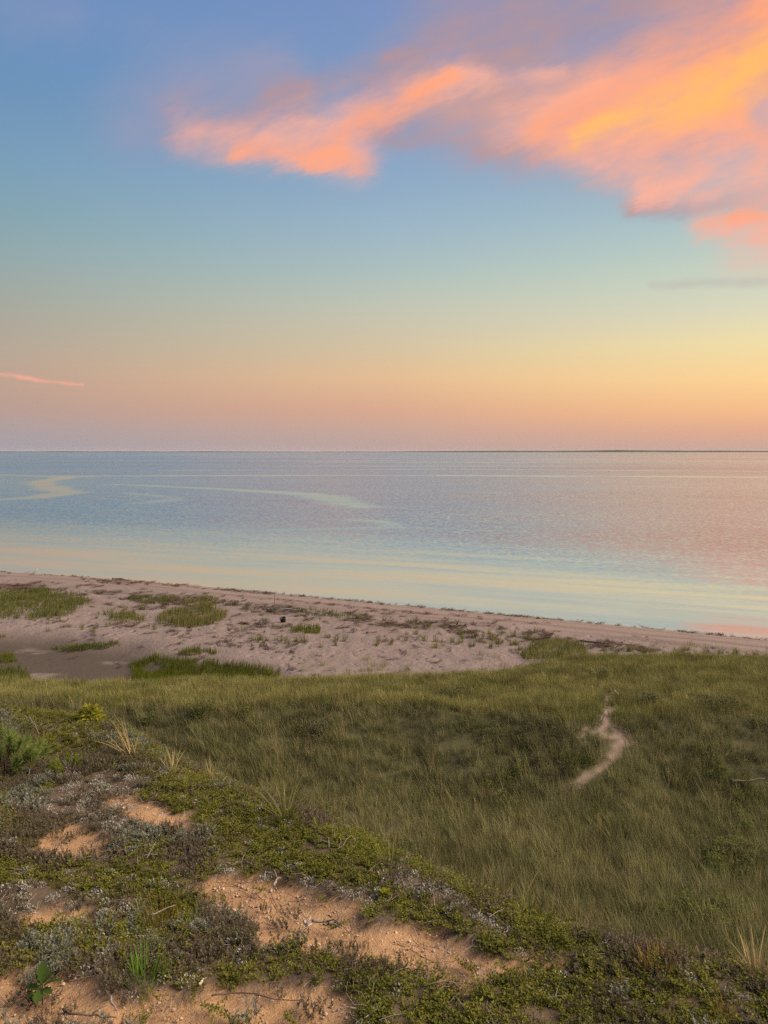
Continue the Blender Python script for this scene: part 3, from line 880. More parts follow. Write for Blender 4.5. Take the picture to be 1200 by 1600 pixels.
scatter('meadow_herb', P3[s], rng.uniform(.7, 1.4, s.sum()), g3, 4, 'darker green leafy herbs mixed into the meadow grass', 'herb')

gst = protos('straw_clump', [grass_clump(7, .16, .40, .72, .0065, .5, .6, .1, (.7, 1.2)).mesh('straw_clump', M['dry']) for _ in range(4)])
s = ok & ~ridge_m & (rng.random(len(px_)) < .05 + .10 * (fbm(px_, py_, .6, 3, 209) > .15))
scatter('dry_stalks', P3[s], rng.uniform(.7, 1.2, s.sum()), gst, 4, 'thin pale dry stalks standing among the meadow grass', 'grass')

# ---- ground cover on the dune top
px_, py_ = sample(-6.5, 5, 1.0, 10, 950)
z_, D_, mu_, d_, yn_, yf_ = land(px_, py_)
ok = in_view(px_, py_, 1.2) & (d_ < 1.6)
sand_ = in_any(px_, py_, SAND)
lich_ = in_any(px_, py_, LICHEN, 0.16, 64)
berr_ = in_any(px_, py_, BERRY, 0.16, 66)
r_ = rng.random(len(px_)); k_ = fbm(px_, py_, 1.7, 3, 211); k2_ = fbm(px_, py_, 2.4, 3, 213)
kind = np.full(len(px_), 1)                                   # heath
kind[k_ + rng.normal(0, .16, len(px_)) > -0.06] = 0           # bearberry
kind[(k2_ + rng.normal(0, .2, len(px_)) > 0.42)] = 3           # grey herb
kind[r_ > 0.93] = 2
kind[lich_ & (r_ < 0.62)] = 2
kind[lich_ & (r_ >= 0.62) & (r_ < .85)] = 1
kind[berr_ & (r_ < 0.9)] = 0
keep = ok & (~sand_ | (r_ < 0.05 + 0.25 * (k2_ > 0.25))) & (rng.random(len(px_)) < np.where(lich_ & ~berr_, .55, .95))
P3 = np.stack([px_, py_, z_ - 0.008], -1)
gb = protos('bearberry_sprig', [berry_sprig().mesh('bearberry_sprig', M['berry']) for _ in range(6)])
gh = protos('heath_sprig', [heath_sprig().mesh('heath_sprig', M['heath']) for _ in range(6)])
gl = protos('lichen_puff', [lichen_puff().mesh('lichen_puff', M['lichen']) for _ in range(5)])
gg = protos('grey_sprig', [heath_sprig(12, (.03, .07), .045, .011).mesh('grey_sprig', M['greyherb']) for _ in range(5)])
gt = protos('twig_litter', [twig_bits().mesh('twig_litter', M['twig']) for _ in range(4)] + [twig_bits(5).mesh('twig_litter', M['greytwig']) for _ in range(2)])
for k, nm, co, nv, lb, ct in ((0, 'bearberry', gb, 6, 'low mat of small shiny green bearberry leaves on the dune', 'ground cover'),
                              (1, 'heath', gh, 6, 'dark brown green heathy ground cover on the dune', 'ground cover'),
                              (2, 'lichen', gl, 5, 'pale grey lichen crust between the dune plants', 'lichen'),
                              (3, 'grey_herb', gg, 5, 'grey green woolly low plants on the dune', 'ground cover')):
    s = keep & (kind == k)
    scatter(nm, P3[s], rng.uniform(.5, .95, s.sum()), co, nv, lb, ct, 0.2)
s = ok & (rng.random(len(px_)) < np.where(sand_, .07, .05))
scatter('twig_litter', P3[s] + [0, 0, .006], rng.uniform(.35, .85, s.sum()), gt, 6, 'scattered dead twigs and stalks over the dune top', 'twigs', .15)

# pebbles and crumbs in the sand
def pebble():
    b = MB(); vs_ = []
    for zz, rr in ((-.4, .6), (.15, 1), (.55, .55)):
        for j in range(5):
            q = 1.2566 * j + U(-.2, .2); vs_.append((rr * math.cos(q) * U(.8, 1.2), rr * math.sin(q) * U(.7, 1), zz * U(.8, 1.1)))
    fs = [(i * 5 + j, i * 5 + (j + 1) % 5, (i + 1) * 5 + (j + 1) % 5, (i + 1) * 5 + j) for i in range(2) for j in range(5)]
    b.add(vs_, fs + [(10, 11, 12, 13, 14)], (1, 1, 1)); return b
def stone_mat(name, cols):
    return leaf_mat(name, cols, 6.0, transl=0.0)
M['pebble'] = stone_mat('pebble', [(.22, .13, .075), (.36, .24, .15), (.50, .40, .31), (.12, .08, .055)])
gp = protos('pebble', [pebble().mesh('pebble', M['pebble']) for _ in range(5)])
px_, py_ = sample(-6, 4, 1.0, 7, 2600)
s = in_any(px_, py_, SAND) & in_view(px_, py_, .6)
scatter('pebbles', np.stack([px_[s], py_[s], H(px_[s], py_[s]) - .028], -1), (.0018 + .007 * rng.random(s.sum()) ** 4), gp, 5, 'coarse orange and pale grit on the bare dune sand', 'grit', .5)

# ---- sea wrack along the tide lines
px_, py_ = sample(-48, 40, 30, 84, 6)
D_ = shore_d(px_, py_)
z_ = H(px_, py_)
yf_ = np.interp(px_, FAR[:, 0], FAR[:, 1])
w_ = np.exp(-((D_ - .75 - .15 * fbm(px_, py_, .3, 3, 221)) / .22) ** 2) * 3.0 * sstep(-.7, -.1, fbm(px_, py_, .25, 3, 222))
w_ = w_ + np.exp(-((D_ - 10.5 - 1.5 * fbm(px_, py_, .12, 2, 92)) / 2.2) ** 2) * 1.1 * sstep(-.2, .4, fbm(px_, py_, .55, 4, 91))
w_ = w_ + .035 * (D_ > 9)
w_ = w_ + .35 * sstep(.1, .5, fbm(px_ * .94 - py_ * .34, (px_ * .34 + py_ * .94) * 5, .09, 3, 225)) * (D_ > 1) * (D_ < 20)
s = (rng.random(len(px_)) < w_) & (py_ > yf_ + 3) & in_view(px_, py_, 4) & (D_ > .1)
gw = protos('wrack_tangle', [wrack_tangle().mesh('wrack_tangle', M['wrack']) for _ in range(5)])
scatter('sea_wrack', np.stack([px_[s], py_[s], z_[s] + .01], -1), rng.uniform(.5, 1.3, s.sum()), gw, 5, 'dark dried sea wrack strewn along the tide lines of the beach', 'seaweed', .05)

# ------------------------------------------------------------------ grass patches on the back beach, each a thing
def patch(name, px_poly, dens, h, w, material, label, cat='grass', group=None, lean=.3, curl=.5, edge=.35):
    poly = gpoly(px_poly)
    xs = [p[0] for p in poly]; ys = [p[1] for p in poly]
    n = int((max(xs) - min(xs)) * (max(ys) - min(ys)) * dens * 9)
    x = rng.uniform(min(xs), max(xs), n); y = rng.uniform(min(ys), max(ys), n)
    s = in_any(x, y, [poly], edge, 300) & (fbm(x, y, 1.6, 3, 301) + rng.normal(0, .15, n) > -.22)
    x, y = x[s], y[s]; z = H(x, y)
    ox, oy = x.mean(), y.mean(); oz = float(H(ox, oy))
    hn = 1 + .45 * fbm(x, y, .9, 3, 303)
    b = MB()
    for i in range(len(x)):
        t = U(.7, 1.2)
        b.blade((x[i] - ox, y[i] - oy, z[i] - oz - .02), U(-1.2, 1.2), U(0, lean), U(h * .55, h) * hn[i], w * U(.7, 1.3), U(.05, curl), 3, (t, t, t * .9))
    o = link(name, b.mesh(name, material)); o.location = (ox, oy, oz)
    return tag(o, label, cat, group, 'stuff')

MG, BG = 'marsh grass patches by the mud flat', 'grass patches on the pale sand'
patch('marsh_grass', [(205, 1038), (232, 1028), (300, 1032), (350, 1040), (425, 1049), (436, 1060), (330, 1066), (205, 1064)], 60, .48, .018, M['marsh'], 'largest bright green marsh grass patch beside the brown mud flat', group=MG)
patch('marsh_grass', [(275, 1021), (305, 1014), (348, 1018), (335, 1024), (290, 1026)], 70, .40, .018, M['marsh'], 'small mounded green marsh grass patch just above the largest one', group=MG)
patch('marsh_grass', [(80, 1014), (130, 1008), (185, 1003), (188, 1009), (150, 1017), (95, 1019)], 70, .34, .018, M['marsh'], 'long green marsh grass strip at the upper edge of the mud flat', group=MG)
patch('marsh_grass', [(-60, 1024), (18, 1024), (24, 1036), (-60, 1040)], 50, .4, .018, M['marsh'], 'yellow green marsh grass at the left picture edge on the mud', group=MG)
patch('marsh_grass', [(-60, 996), (14, 993), (16, 1000), (-60, 1002)], 45, .3, .018, M['marsh'], 'thin green grass strip at the left edge above the mud flat', group=MG)
patch('beach_grass_patch', [(-80, 1046), (30, 1046), (46, 1056), (40, 1066), (-80, 1068)], 40, .45, .026, M['beachgrass'], 'dry pale grass patch at the left edge between mud and ridge', group=BG)
patch('beach_grass_patch', [(-90, 928), (40, 924), (110, 930), (140, 940), (120, 955), (100, 966), (20, 968), (-90, 966)], 14, .55, .030, M['beachgrass'], 'big spreading beach grass patch at the far left of the sand', group=BG, edge=1.2)
patch('beach_grass_patch', [(165, 966), (195, 958), (225, 962), (222, 974), (180, 976)], 16, .5, .030, M['beachgrass'], 'small pale beach grass patch left of the widest sand patch', group=BG, edge=.8)
patch('beach_grass_patch', [(245, 966), (270, 955), (330, 950), (356, 962), (340, 976), (290, 982), (250, 976)], 20, .6, .030, M['beachgrass'], 'dense tall beach grass patch in the middle of the left sand', group=BG, edge=.8)
patch('beach_grass_patch', [(450, 986), (480, 980), (503, 982), (500, 992), (460, 992)], 26, .45, .026, M['marsh'], 'narrow bright green grass patch below the black tub', group=BG, edge=.5)
patch('beach_grass_patch', [(815, 1018), (840, 1006), (880, 1002), (915, 1010), (912, 1024), (860, 1034), (815, 1032)], 24, .5, .028, M['ridge'], 'thick green grass bump where ridge meets the beach', group=BG, edge=.5)
patch('beach_grass_patch', [(285, 938), (330, 934), (350, 942), (330, 948), (290, 948)], 16, .45, .03, M['beachgrass'], 'thin grass patch along the old tide line behind the dense patch', group=BG, edge=.7)
patch('beach_grass_patch', [(200, 934), (255, 930), (285, 938), (250, 944), (205, 942)], 22, .28, .03, M['forb'], 'dark green creeping patch on the old tide line', 'plant', BG, edge=.6)
patch('beach_grass_patch', [(48, 924), (70, 920), (72, 926), (50, 928)], 30, .3, .03, M['forb'], 'tiny dark green patch on the tide line at the far left', 'plant', BG, edge=.4)
patch('beach_grass_patch', [(455, 952), (510, 952), (560, 962), (545, 968), (470, 962)], 9, .3, .03, M['forb'], 'sparse dull green plants right of the stake', 'plant', BG, edge=.8)

# sparse tufts on the sand: one tuft, one object
tuft_meshes = [grass_clump(26, .13, .25, .55, .020, .5, .6, .2).mesh('beach_grass_tuft', M['beachgrass']) for _ in range(4)]
zones = [('among the tufts below the dark branching driftwood', [(580, 992), (700, 988), (850, 985), (900, 1005), (820, 1024), (700, 1022), (590, 1016)], 70),
         ('on the open sand below the narrow bright grass', [(380, 985), (480, 990), (560, 1000), (520, 1014), (400, 1006)], 26), ('near the tide line left of the branching driftwood', [(540, 965), (700, 972), (690, 984), (560, 978)], 16),
         ('around the small pale grass patch', [(140, 950), (240, 950), (245, 985), (150, 985)], 18), ('along the ridge edge on the right hand beach', [(940, 1012), (1190, 1020), (1190, 1030), (940, 1022)], 20), ('below the big spreading grass patch', [(10, 965), (140, 970), (150, 990), (20, 985)], 12)]
for where, zp, n in zones:
    poly = gpoly(zp); xs = [p[0] for p in poly]; ys = [p[1] for p in poly]; k = 0
    while k < n:
        x, y = U(min(xs), max(xs)), U(min(ys), max(ys))
        if not inpoly(np.array(x), np.array(y), poly) or fbm(np.array(x), np.array(y), .8, 2, 310) < -.25: continue
        o = link('beach_grass_tuft', random.choice(tuft_meshes)); s = U(.5, 1.2)
        o.location = (x, y, float(H(x, y))); o.rotation_euler = (0, 0, U(0, 6.28)); o.scale = (s, s, s * U(.8, 1.1))
        tag(o, 'sparse beach grass tuft ' + where, 'grass tuft', 'loose tufts ' + where)
        k += 1

# ------------------------------------------------------------------ bushes
def bush(px, py, wpx, h, material, label, n=500, L=.07, cat='bush', group=None, flat=1.0):
    p = G(px, py); dist = np.linalg.norm(p - [0, 0, CAM_Z]); rad = wpx / FPX * dist / 2
    e = bpy.data.objects.new('bush', None); COL.objects.link(e); e.location = p
    b = MB()
    lobes = [(U(-.55, .55) * rad, U(-.4, .4) * rad, U(.35, .8) * h, U(.45, .7)) for _ in range(6)]
    for _ in range(n):
        lx, ly, lz, lr = random.choice(lobes)
        q = np.random.default_rng(random.randrange(1 << 30)).normal(size=3); q /= np.linalg.norm(q); k = random.random() ** .4
        pt = (lx + q[0] * rad * lr * k, ly + q[1] * rad * lr * k, max(.01, lz * .75 + q[2] * h * .42 * k))
        b.leaf(pt, (q[0], q[1], q[2] + .6), (U(-.5, .5), U(-.5, .5), 1), L * U(.6, 1.3), L * .5 * U(.7, 1.2), U(.65, 1.25))
    link('foliage', b.mesh('foliage', material), e)
    b = MB()
    for lx, ly, lz, lr in lobes:
        b.tube([(0, 0, -.03), (lx * .4, ly * .4, lz * .4), (lx, ly, lz * .85)], [.014, .010, .004], 4)
    link('stem', b.mesh('stem', M['twig']), e)
    return tag(e, label, cat, group)

SB = 'bushes on the beach sand'
bush(415, 976, 22, .42, M['greybush'], 'round grey green bush left of the black tub on the sand', 420, .07, group=SB)
bush(388, 953, 24, .42, M['bush'], 'dark low bush on the tide line left of the stake', 420, .07, group=SB)
bush(368, 945, 16, .35, M['bush'], 'smaller dark bush just left of the tide line bush', 300, .07, group=SB)
bush(430, 958, 16, .4, M['greybush'], 'grey bush standing at the foot of the stake', 300, .07, group=SB)
bush(254, 948, 14, .3, M['bush'], 'low dark bush near the creeping green patch', 220, .07, group=SB)
bush(552, 988, 14, .25, M['greybush'], 'low grey bush on the open sand right of the bright grass', 200, .06, group=SB)
bush(525, 1009, 10, .18, M['bush'], 'tiny dark plant alone on the open sand', 120, .05, group=SB)
HB = 'bushes in the grassy hollow'
bush(500, 1150, 70, .5, M['bush'], 'wide dark green bush in the hollow left of centre', 900, .07, group=HB)
bush(705, 1092, 60, .45, M['bush'], 'dark bush on the brow of the low grassy ridge', 700, .07, group=HB)
bush(900, 1196, 60, .4, M['forb'], 'bright leafy green bush left of the sandy path', 800, .06, group=HB)
bush(938, 1062, 22, .5, M['bush'], 'small dark bush above the top of the path', 300, .06, group=HB)
bush(1010, 1105, 60, .45, M['bush'], 'dark bush right of the top of the path', 600, .07, group=HB)
bush(1120, 1108, 80, .4, M['bush'], 'low dark bush row on the ridge at right', 700, .07, group=HB)
bush(320, 1120, 60, .5, M['forb'], 'green bush in the shaded hollow left of the wide dark bush', 800, .07, group=HB)

# ------------------------------------------------------------------ individual plants on the dune
def clump(name, px, py, hpx, n, radpx, material, label, cat, w=.004, lean=.5, curl=.8, yaw=None, hmin=.5):
    p = G(px, py); dist = np.linalg.norm(p - [0, 0, CAM_Z]); h = hpx / FPX * dist; rad = radpx / FPX * dist
    b = MB()
    for _ in range(n):
        a, r = U(0, 6.283), rad * math.sqrt(random.random())
        yw = a + U(-.6, .6) if yaw is None or random.random() < .25 else yaw + U(-.7, .7)
        t = U(.75, 1.2)
        b.blade((r * math.cos(a), r * math.sin(a), -.01), yw, U(0.03, lean), h * U(hmin, 1.1), w * U(.7, 1.3), U(.1, curl), 4, (t, t, t * .9))
    o = link(name, b.mesh(name, material)); o.location = p
    return tag(o, label, cat)

clump('beach_grass', 447, 1282, 85, 46, 12, M['beachgrass'], 'tall spraying beach grass clump on the brow above the bearberry', 'grass', .006, .8, .9)
clump('beach_grass', 205, 1182, 60, 34, 10, M['dry'], 'pale dry beach grass leaning left on the upper brow', 'grass', .006, .7, 1.0, math.pi)
clump('beach_grass', 95, 1118, 22, 20, 8, M['dry'], 'short dry grass tuft on the crest at upper left', 'grass', .006, .5, .6)
clump('beach_grass', 270, 1205, 34, 22, 10, M['dry'], 'thin straw coloured grass tuft between the two tall grass clumps', 'grass', .005, .6, .8)
clump('grass_tuft', 228, 1534, 52, 70, 22, M['fresh'], 'bright green grass tuft in the lower left ground cover', 'grass tuft', .0035, .55, .7)
clump('grass_tuft', 252, 1446, 50, 80, 18, M['rust'], 'rusty brown dry grass tuft left of the sand strip', 'grass tuft', .003, .45, .5)
clump('grass_tuft', 300, 1440, 18, 24, 7, M['fresh'], 'small bright green sprout right of the rusty tuft', 'grass tuft', .004, .5, .5)
clump('grass_tuft', 308, 1472, 20, 22, 4, M['rust'], 'small orange stalks below the rusty tuft', 'grass tuft', .003, .3, .2)
for i, (x, y, h, n, lb) in enumerate([(610, 1352, 60, 40, 'tall thin grass on the brow at picture centre'), (735, 1405, 50, 40, 'straw grass clump on the brow right of centre'), (830, 1430, 46, 40, 'pale straw grass clump below the hollow on the brow'),
        (905, 1455, 52, 50, 'thick pale grass clump beside the rusty yellow sedge'), (985, 1470, 50, 44, 'pale grass clump above the rusty yellow sedge'), (1065, 1500, 46, 40, 'pale grass clump left of the dead dark twig'), (1185, 1528, 60, 60, 'brown dry grass clump at the right picture edge'), (330, 1222, 40, 26, 'thin dry grass at the upper end of the bearberry mat')]):
    clump('dry_grass', x, y, h, n, 14, M['dry'] if i in (3, 6, 7) else M['beachgrass'], lb, 'grass', .005, .5, .8)
clump('sedge', 1025, 1512, 34, 120, 22, M['rust'], 'rusty yellow sedge clump at the foot of the dune brow', 'sedge', .004, .5, .5)
clump('red_plant', 1128, 1590, 22, 40, 10, M['rust'], 'rusty red low plant in the bottom right ground cover', 'plant', .004, .6, .6)

def golden(px, py, wpx, label):
    p = G(px, py); dist = np.linalg.norm(p - [0, 0, CAM_Z]); r = wpx / FPX * dist / 2
    b = herb_clump(260, r, r * 1.1, max(.020, r * .45), max(.010, r * .2)); o = link('yellow_herb', b.mesh('yellow_herb', M['golden'])); o.location = p
    tag(o, label, 'plant')
golden(140, 1130, 38, 'bright yellow green leafy plant on the upper brow')
golden(600, 1402, 12, 'small yellow plant at the upper edge of the sand strip')

# pine sapling at the left edge, and a young shoot beside it
def needle_tuft(b, p, d, L, n, spread, w=.0016, tint=(.7, 1.2)):
    d = np.array(d, float); d /= np.linalg.norm(d)
    for i in range(n):
        q = np.array([U(-1, 1), U(-1, 1), U(-1, 1)]); q = d + spread * q; q /= np.linalg.norm(q)
        s = np.cross(q, (U(-1, 1), U(-1, 1), U(-1, 1))); s /= np.linalg.norm(s) + 1e-9
        o = np.array(p) - d * U(0, L * .9); l = L * U(.7, 1.15); t = U(*tint)
        b.add([o - s * w, o + s * w, o + q * l], [(0, 1, 2)], (t, t, t))
e = bpy.data.objects.new('pine_sapling', None); COL.objects.link(e); e.location = G(8, 1212)
tag(e, 'bushy green pine sapling with long needles at the left picture edge', 'pine sapling')
nb, sb = MB(), MB()
for i in range(44):
    a = U(0, 6.283); el = U(.15, 1.35); L = U(.16, .33)
    tip = np.array([math.cos(a) * math.cos(el), math.sin(a) * math.cos(el) * .8, math.sin(el) * .85 + .12]) * L
    sb.tube([(0, 0, -.03), tip * .5 + [0, 0, -.01], tip], [.007, .005, .003], 4)
    needle_tuft(nb, tip, tip + [0, 0, .12], .075, 190, .95, .0013, (.8, 1.5))
link('needles', nb.mesh('needles', M['pine']), e); link('stem', sb.mesh('stem', M['twig']), e)
e = bpy.data.objects.new('pine_shoot', None); COL.objects.link(e); e.location = G(106, 1224)
tag(e, 'young yellow green pine shoot on a dark stem beside the sapling', 'pine shoot')
nb, sb = MB(), MB()
sb.tube([(0, 0, -.03), (.018, 0, .04), (.045, 0, .09)], [.006, .005, .004], 5)
for tx, ty, tz in ((.05, 0, .16), (.085, -.01, .15), (.0, .01, .17), (-.06, 0, .13), (-.09, .01, .09), (.03, .02, .13), (-.03, -.02, .10)):
    sb.tube([(.03, 0, .07), (tx, ty, tz)], [.004, .002], 4)
    needle_tuft(nb, (tx, ty, tz), (tx * .6, ty, .10), .05, 90, .5, .0014)
link('needles', nb.mesh('needles', M['shoot']), e); link('stem', sb.mesh('stem', M['twig']), e)

# seedling with broad lobed leaves
e = bpy.data.objects.new('oak_seedling', None); COL.objects.link(e); e.location = G(66, 1562)
tag(e, 'dark green seedling with broad lobed leaves on the sand at lower left', 'seedling')
b = MB(); b.tube([(0, 0, -.02), (.004, 0, .03), (0, .002, .06)], [.0022, .002, .0015], 5); link('stem', b.mesh('stem', M['twig']), e)
def lobed_leaf(L, w):
    b = MB(); n = 12; vs_ = []
    for i in range(n + 1):
        s_ = i / n
        half = w / 2 * (math.sin(math.pi * min(1, s_ * .93 + .05)) ** .7) * (1 + .28 * math.cos(s_ * math.pi * 7)) * (0.5 + .6 * s_ if s_ < .8 else 1)
        x = L * s_; zc = -.25 * L * s_ * s_ + .1 * L * s_
        vs_ += [(x, half, zc + half * .35), (x, 0, zc), (x, -half, zc + half * .35)]
    fs = []
    for i in range(n):
        k = 3 * i; fs += [(k, k + 1, k + 4, k + 3), (k + 1, k + 2, k + 5, k + 4)]
    b.add(vs_, fs); return b
leafme = [lobed_leaf(.085, .055).mesh('leaf', M['seedling'], smooth=True), lobed_leaf(.065, .045).mesh('leaf', M['seedling'], smooth=True)]
for yaw, pitch, z, k in ((0.15, -.15, .045, 0), (2.9, .1, .03, 0), (1.8, -.9, .055, 0), (1.1, -.45, .05, 1), (-1.4, .1, .035, 0), (-2.3, .15, .03, 1), (-.5, .05, .035, 1), (2.2, -.55, .05, 1)):
    o = link('leaf', leafme[k], e); o.location = (0, 0, z); o.rotation_euler = (U(-.3, .3), pitch - .25, yaw); o.scale = (.78, .78, .78)

# ------------------------------------------------------------------ sticks, driftwood
def stick(name, pxs, rad, material, label, cat='stick', lift=.01, branches=(), bend=.0):
    """a stick lying through the ground points that these photo pixels show"""
    pts = [G(x, y) for x, y in pxs]; o0 = pts[0].copy()
    loc = [p - o0 + [0, 0, lift + rad * .7] for p in pts]
    fine = []
    for a, c in zip(loc[:-1], loc[1:]):
        for k in range(4): fine.append(a + (c - a) * k / 4 + np.array([U(-1, 1), U(-1, 1), U(-.5, 1)]) * rad * .7)
    fine.append(loc[-1])
    n = len(fine)
    b = MB(); b.tube(fine, [rad * (1 - .6 * i / n) * U(.85, 1.15) for i in range(n)], 6)
    for k, v, l in branches:
        s_ = fine[int(k * (n - 1))]; v = np.array(v, float); v /= np.linalg.norm(v)
        b.tube([s_, s_ + v * l * .5 + [0, 0, .1 * l], s_ + v * l], [rad * .6, rad * .45, rad * .2], 5)
    o = link(name, b.mesh(name, material, smooth=True)); o.location = o0
    return tag(o, label, cat)

stick('bleached_stick', [(474, 1446), (480, 1453), (486, 1449)], .007, M['bleached'], 'bright forked bleached stick lying on the sand strip', branches=((.5, (.3, .2, .5), .04),))
stick('dead_branch', [(486, 1446), (510, 1447), (535, 1456)], .006, M['greytwig'], 'grey dead branch reaching right from the bleached stick', branches=((.5, (.4, -.5, .3), .10), (.8, (.5, .3, .4), .08)))
stick('bleached_stick', [(312, 1546), (322, 1535)], .005, M['bleached'], 'short white stick at the edge of the bottom sand')
stick('dead_root', [(97, 1584), (115, 1594), (150, 1595), (182, 1597)], .005, M['twig'], 'dark curved root on the bottom left sand', branches=((.6, (.6, .5, .1), .06),))
stick('dead_twig', [(172, 1568), (176, 1578), (184, 1588)], .005, M['greytwig'], 'short grey twig standing out of the sand near the root', lift=.015)
stick('dead_twig', [(238, 1452), (260, 1442), (276, 1437)], .003, M['greytwig'], 'long thin pale twig across the rusty tuft', lift=.06)
stick('dead_twig', [(427, 1392), (432, 1383), (439, 1380)], .006, M['greytwig'], 'grey upright twig at the top of the sand strip', lift=.02, branches=((.5, (-.3, 0, 1), .05),))
stick('dead_root', [(330, 1556), (372, 1553), (400, 1556), (430, 1566), (476, 1566)], .003, M['twig'], 'thin dark runner trailing over the bottom sand', lift=.0)
stick('dead_twig', [(392, 1232), (398, 1222), (404, 1217)], .008, M['bleached'], 'pale broken twig sticking up from the bearberry brow', lift=.05, branches=((.2, (-.5, .1, .6), .05), (.4, (.2, .3, .8), .05)))
stick('dead_twig', [(45, 1135), (55, 1150), (62, 1165)], .004, M['greytwig'], 'thin grey twig behind the pine sapling', lift=.08)
stick('dead_shrub', [(1099, 1512), (1104, 1500), (1112, 1494)], .007, M['twig'], 'dark forked dead twig on the lower right brow', lift=.04, branches=((.3, (-.4, 0, .8), .08), (.6, (.4, 0, .9), .10), (.8, (.5, .2, .3), .07)))
stick('driftwood', [(1140, 1238), (1165, 1237), (1194, 1234)], .035, M['drift'], 'pale grey log half hidden in the grass at right', 'driftwood', lift=.28)
stick('bleached_stick', [(960, 1093), (966, 1099)], .014, M['bleached'], 'white stick on the ridge right of the path top', lift=.30)
stick('driftwood', [(703, 981), (716, 979), (731, 981)], .07, M['drift'], 'dark branching driftwood on the sand near the tide line', 'driftwood', lift=.05, branches=((.4, (.5, .1, .7), .5), (.6, (-.4, .1, .5), .4), (.75, (.8, 0, .3), .4)))
stick('driftwood_pole', [(905, 1003), (950, 1007), (998, 1011)], .05, M['drift'], 'long thin driftwood pole lying on the right hand beach', 'driftwood', lift=.02)
stick('driftwood_pole', [(428, 952), (470, 955), (512, 962)], .04, M['bleached'], 'long pale pole lying from the stake to the right', 'driftwood', lift=.04)
stick('driftwood', [(572, 990), (590, 988)], .06, M['drift'], 'short dark driftwood piece on the open sand', 'driftwood', lift=.02)
stick('driftwood', [(175, 905), (188, 905), (204, 908)], .06, M['drift'], 'dark flat driftwood at the water edge on the left', 'driftwood', lift=.0)

# ------------------------------------------------------------------ stake, tub and gull on the beach
p = G(429, 948)
b = MB(); b.tube([(0, 0, -.15), (.01, 0, .4), (.045, 0, .98)], [.034, .032, .028], 6)
o = link('stake', b.mesh('stake', M['stake'])); o.location = p
tag(o, 'thin brown wooden stake standing on the beach', 'stake')

p = G(443, 972); d = np.linalg.norm(p - [0, 0, CAM_Z])
e = bpy.data.objects.new('tub', None); COL.objects.link(e); e.location = p; e.rotation_euler = (R(8), R(-14), .4)
tag(e, 'small black tub half tipped on the sand', 'tub')
b = MB(); n = 14; prof_ = [(.15, -.03), (.155, .0), (.19, .27), (.205, .27), (.205, .30), (.175, .30), (.14, .04), (.0, .035)]
vs_ = [(r * math.cos(6.283 * j / n), r * math.sin(6.283 * j / n), z) for r, z in prof_ for j in range(n)]
fs = [(i * n + j, i * n + (j + 1) % n, (i + 1) * n + (j + 1) % n, (i + 1) * n + j) for i in range(len(prof_) - 1) for j in range(n)] + [tuple(range(n))[::-1]]
b.add(vs_, fs); link('body', b.mesh('body', M['black'], smooth=True), e)
b = MB(); b.tube([(-.205, 0, .29), (-.17, .1, .22), (0, .23, .17), (.17, .1, .22), (.205, 0, .29)], [.006] * 5, 5); link('handle', b.mesh('handle', M['black']), e)

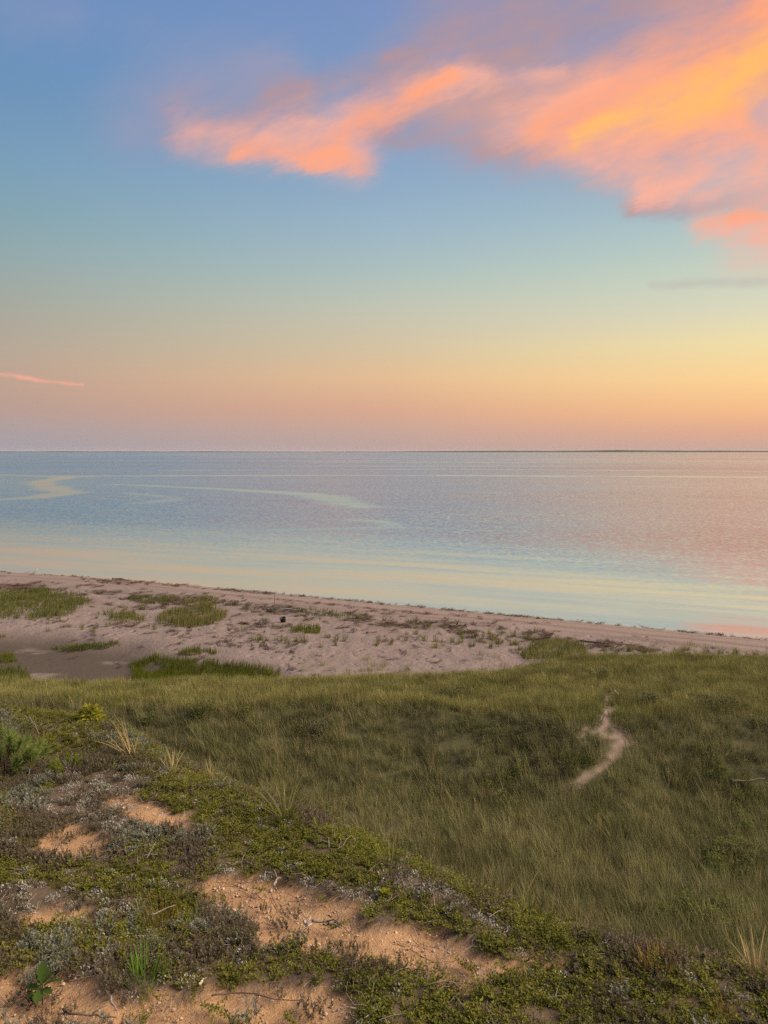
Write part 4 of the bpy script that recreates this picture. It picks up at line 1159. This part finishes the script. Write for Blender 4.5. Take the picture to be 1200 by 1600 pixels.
p = plane_pt(55, 894, 0.03)
e = bpy.data.objects.new('gull', None); COL.objects.link(e); e.location = (p[0], p[1], float(max(H(p[0], p[1]), -.05))); e.rotation_euler = (0, 0, .3)
tag(e, 'small gull standing at the water edge on the far left', 'gull')
b = MB()
spine = [(-.26, 0, .23), (-.19, 0, .245), (-.10, 0, .25), (0, 0, .25), (.09, 0, .26), (.14, 0, .30), (.165, 0, .35), (.19, 0, .375), (.225, 0, .375), (.245, 0, .37)]
rad = [.008, .03, .062, .078, .070, .050, .036, .040, .030, .010]
n = 10; vs_ = []; ts = []
for (x, y, z), r in zip(spine, rad):
    for j in range(n):
        q = 6.283 * j / n
        vs_.append((x, r * math.cos(q) * .85, z + r * math.sin(q)))
        ts.append((.14, .145, .155) if math.sin(q) > -.1 and x < .1 else (.42, .41, .40))
fs = [(i * n + j, i * n + (j + 1) % n, (i + 1) * n + (j + 1) % n, (i + 1) * n + j) for i in range(len(spine) - 1) for j in range(n)]
b.add(vs_, fs + [tuple(range(n))[::-1], tuple((len(spine) - 1) * n + j for j in range(n))]); b.t = ts
link('body', b.mesh('body', M['gull'], smooth=True), e)
b = MB(); b.tube([(.24, 0, .37), (.27, 0, .366), (.295, 0, .355)], [.010, .008, .002], 5, (.6, .4, .08)); link('beak', b.mesh('beak', M['gull']), e)
for sgn in (-1, 1):
    b = MB(); b.tube([(.0, .03 * sgn, .19), (.01, .03 * sgn, .10), (-.005, .03 * sgn, 0)], [.010, .006, .006], 5, (.5, .35, .25))
    b.tube([(-.01, .03 * sgn, .004), (.05, .03 * sgn, .004)], [.006, .012], 5, (.5, .35, .25)); link('leg', b.mesh('leg', M['gull']), e)
    b = MB(); b.leaf((.10, .060 * sgn, .27), (-1, -.05 * sgn, -.06), (0, sgn, .25), .36, .10, (.28, .29, .31), .1); link('wing', b.mesh('wing', M['gull']), e)

# ------------------------------------------------------------------ air
me = bpy.data.meshes.new('haze')
hx, hy0, hy1, hz0, hz1 = 26000, -600, 26000, -12, 45
me.from_pydata([(x, y, z) for z in (hz0, hz1) for x, y in ((-hx, hy0), (hx, hy0), (hx, hy1), (-hx, hy1))], [],
               [(3, 2, 1, 0), (4, 5, 6, 7), (0, 1, 5, 4), (1, 2, 6, 5), (2, 3, 7, 6), (3, 0, 4, 7)])
m, N = mat('haze')
pv = N.new('ShaderNodeVolumePrincipled')
pv.inputs['Color'].default_value = (.74, .80, .90, 1)
pv.inputs['Density'].default_value = 1.2e-5
o_ = N.new('ShaderNodeOutputMaterial'); N.l.new(pv.outputs[0], o_.inputs['Volume'])
me.materials.append(m)
tag(link('haze', me), kind='stuff')
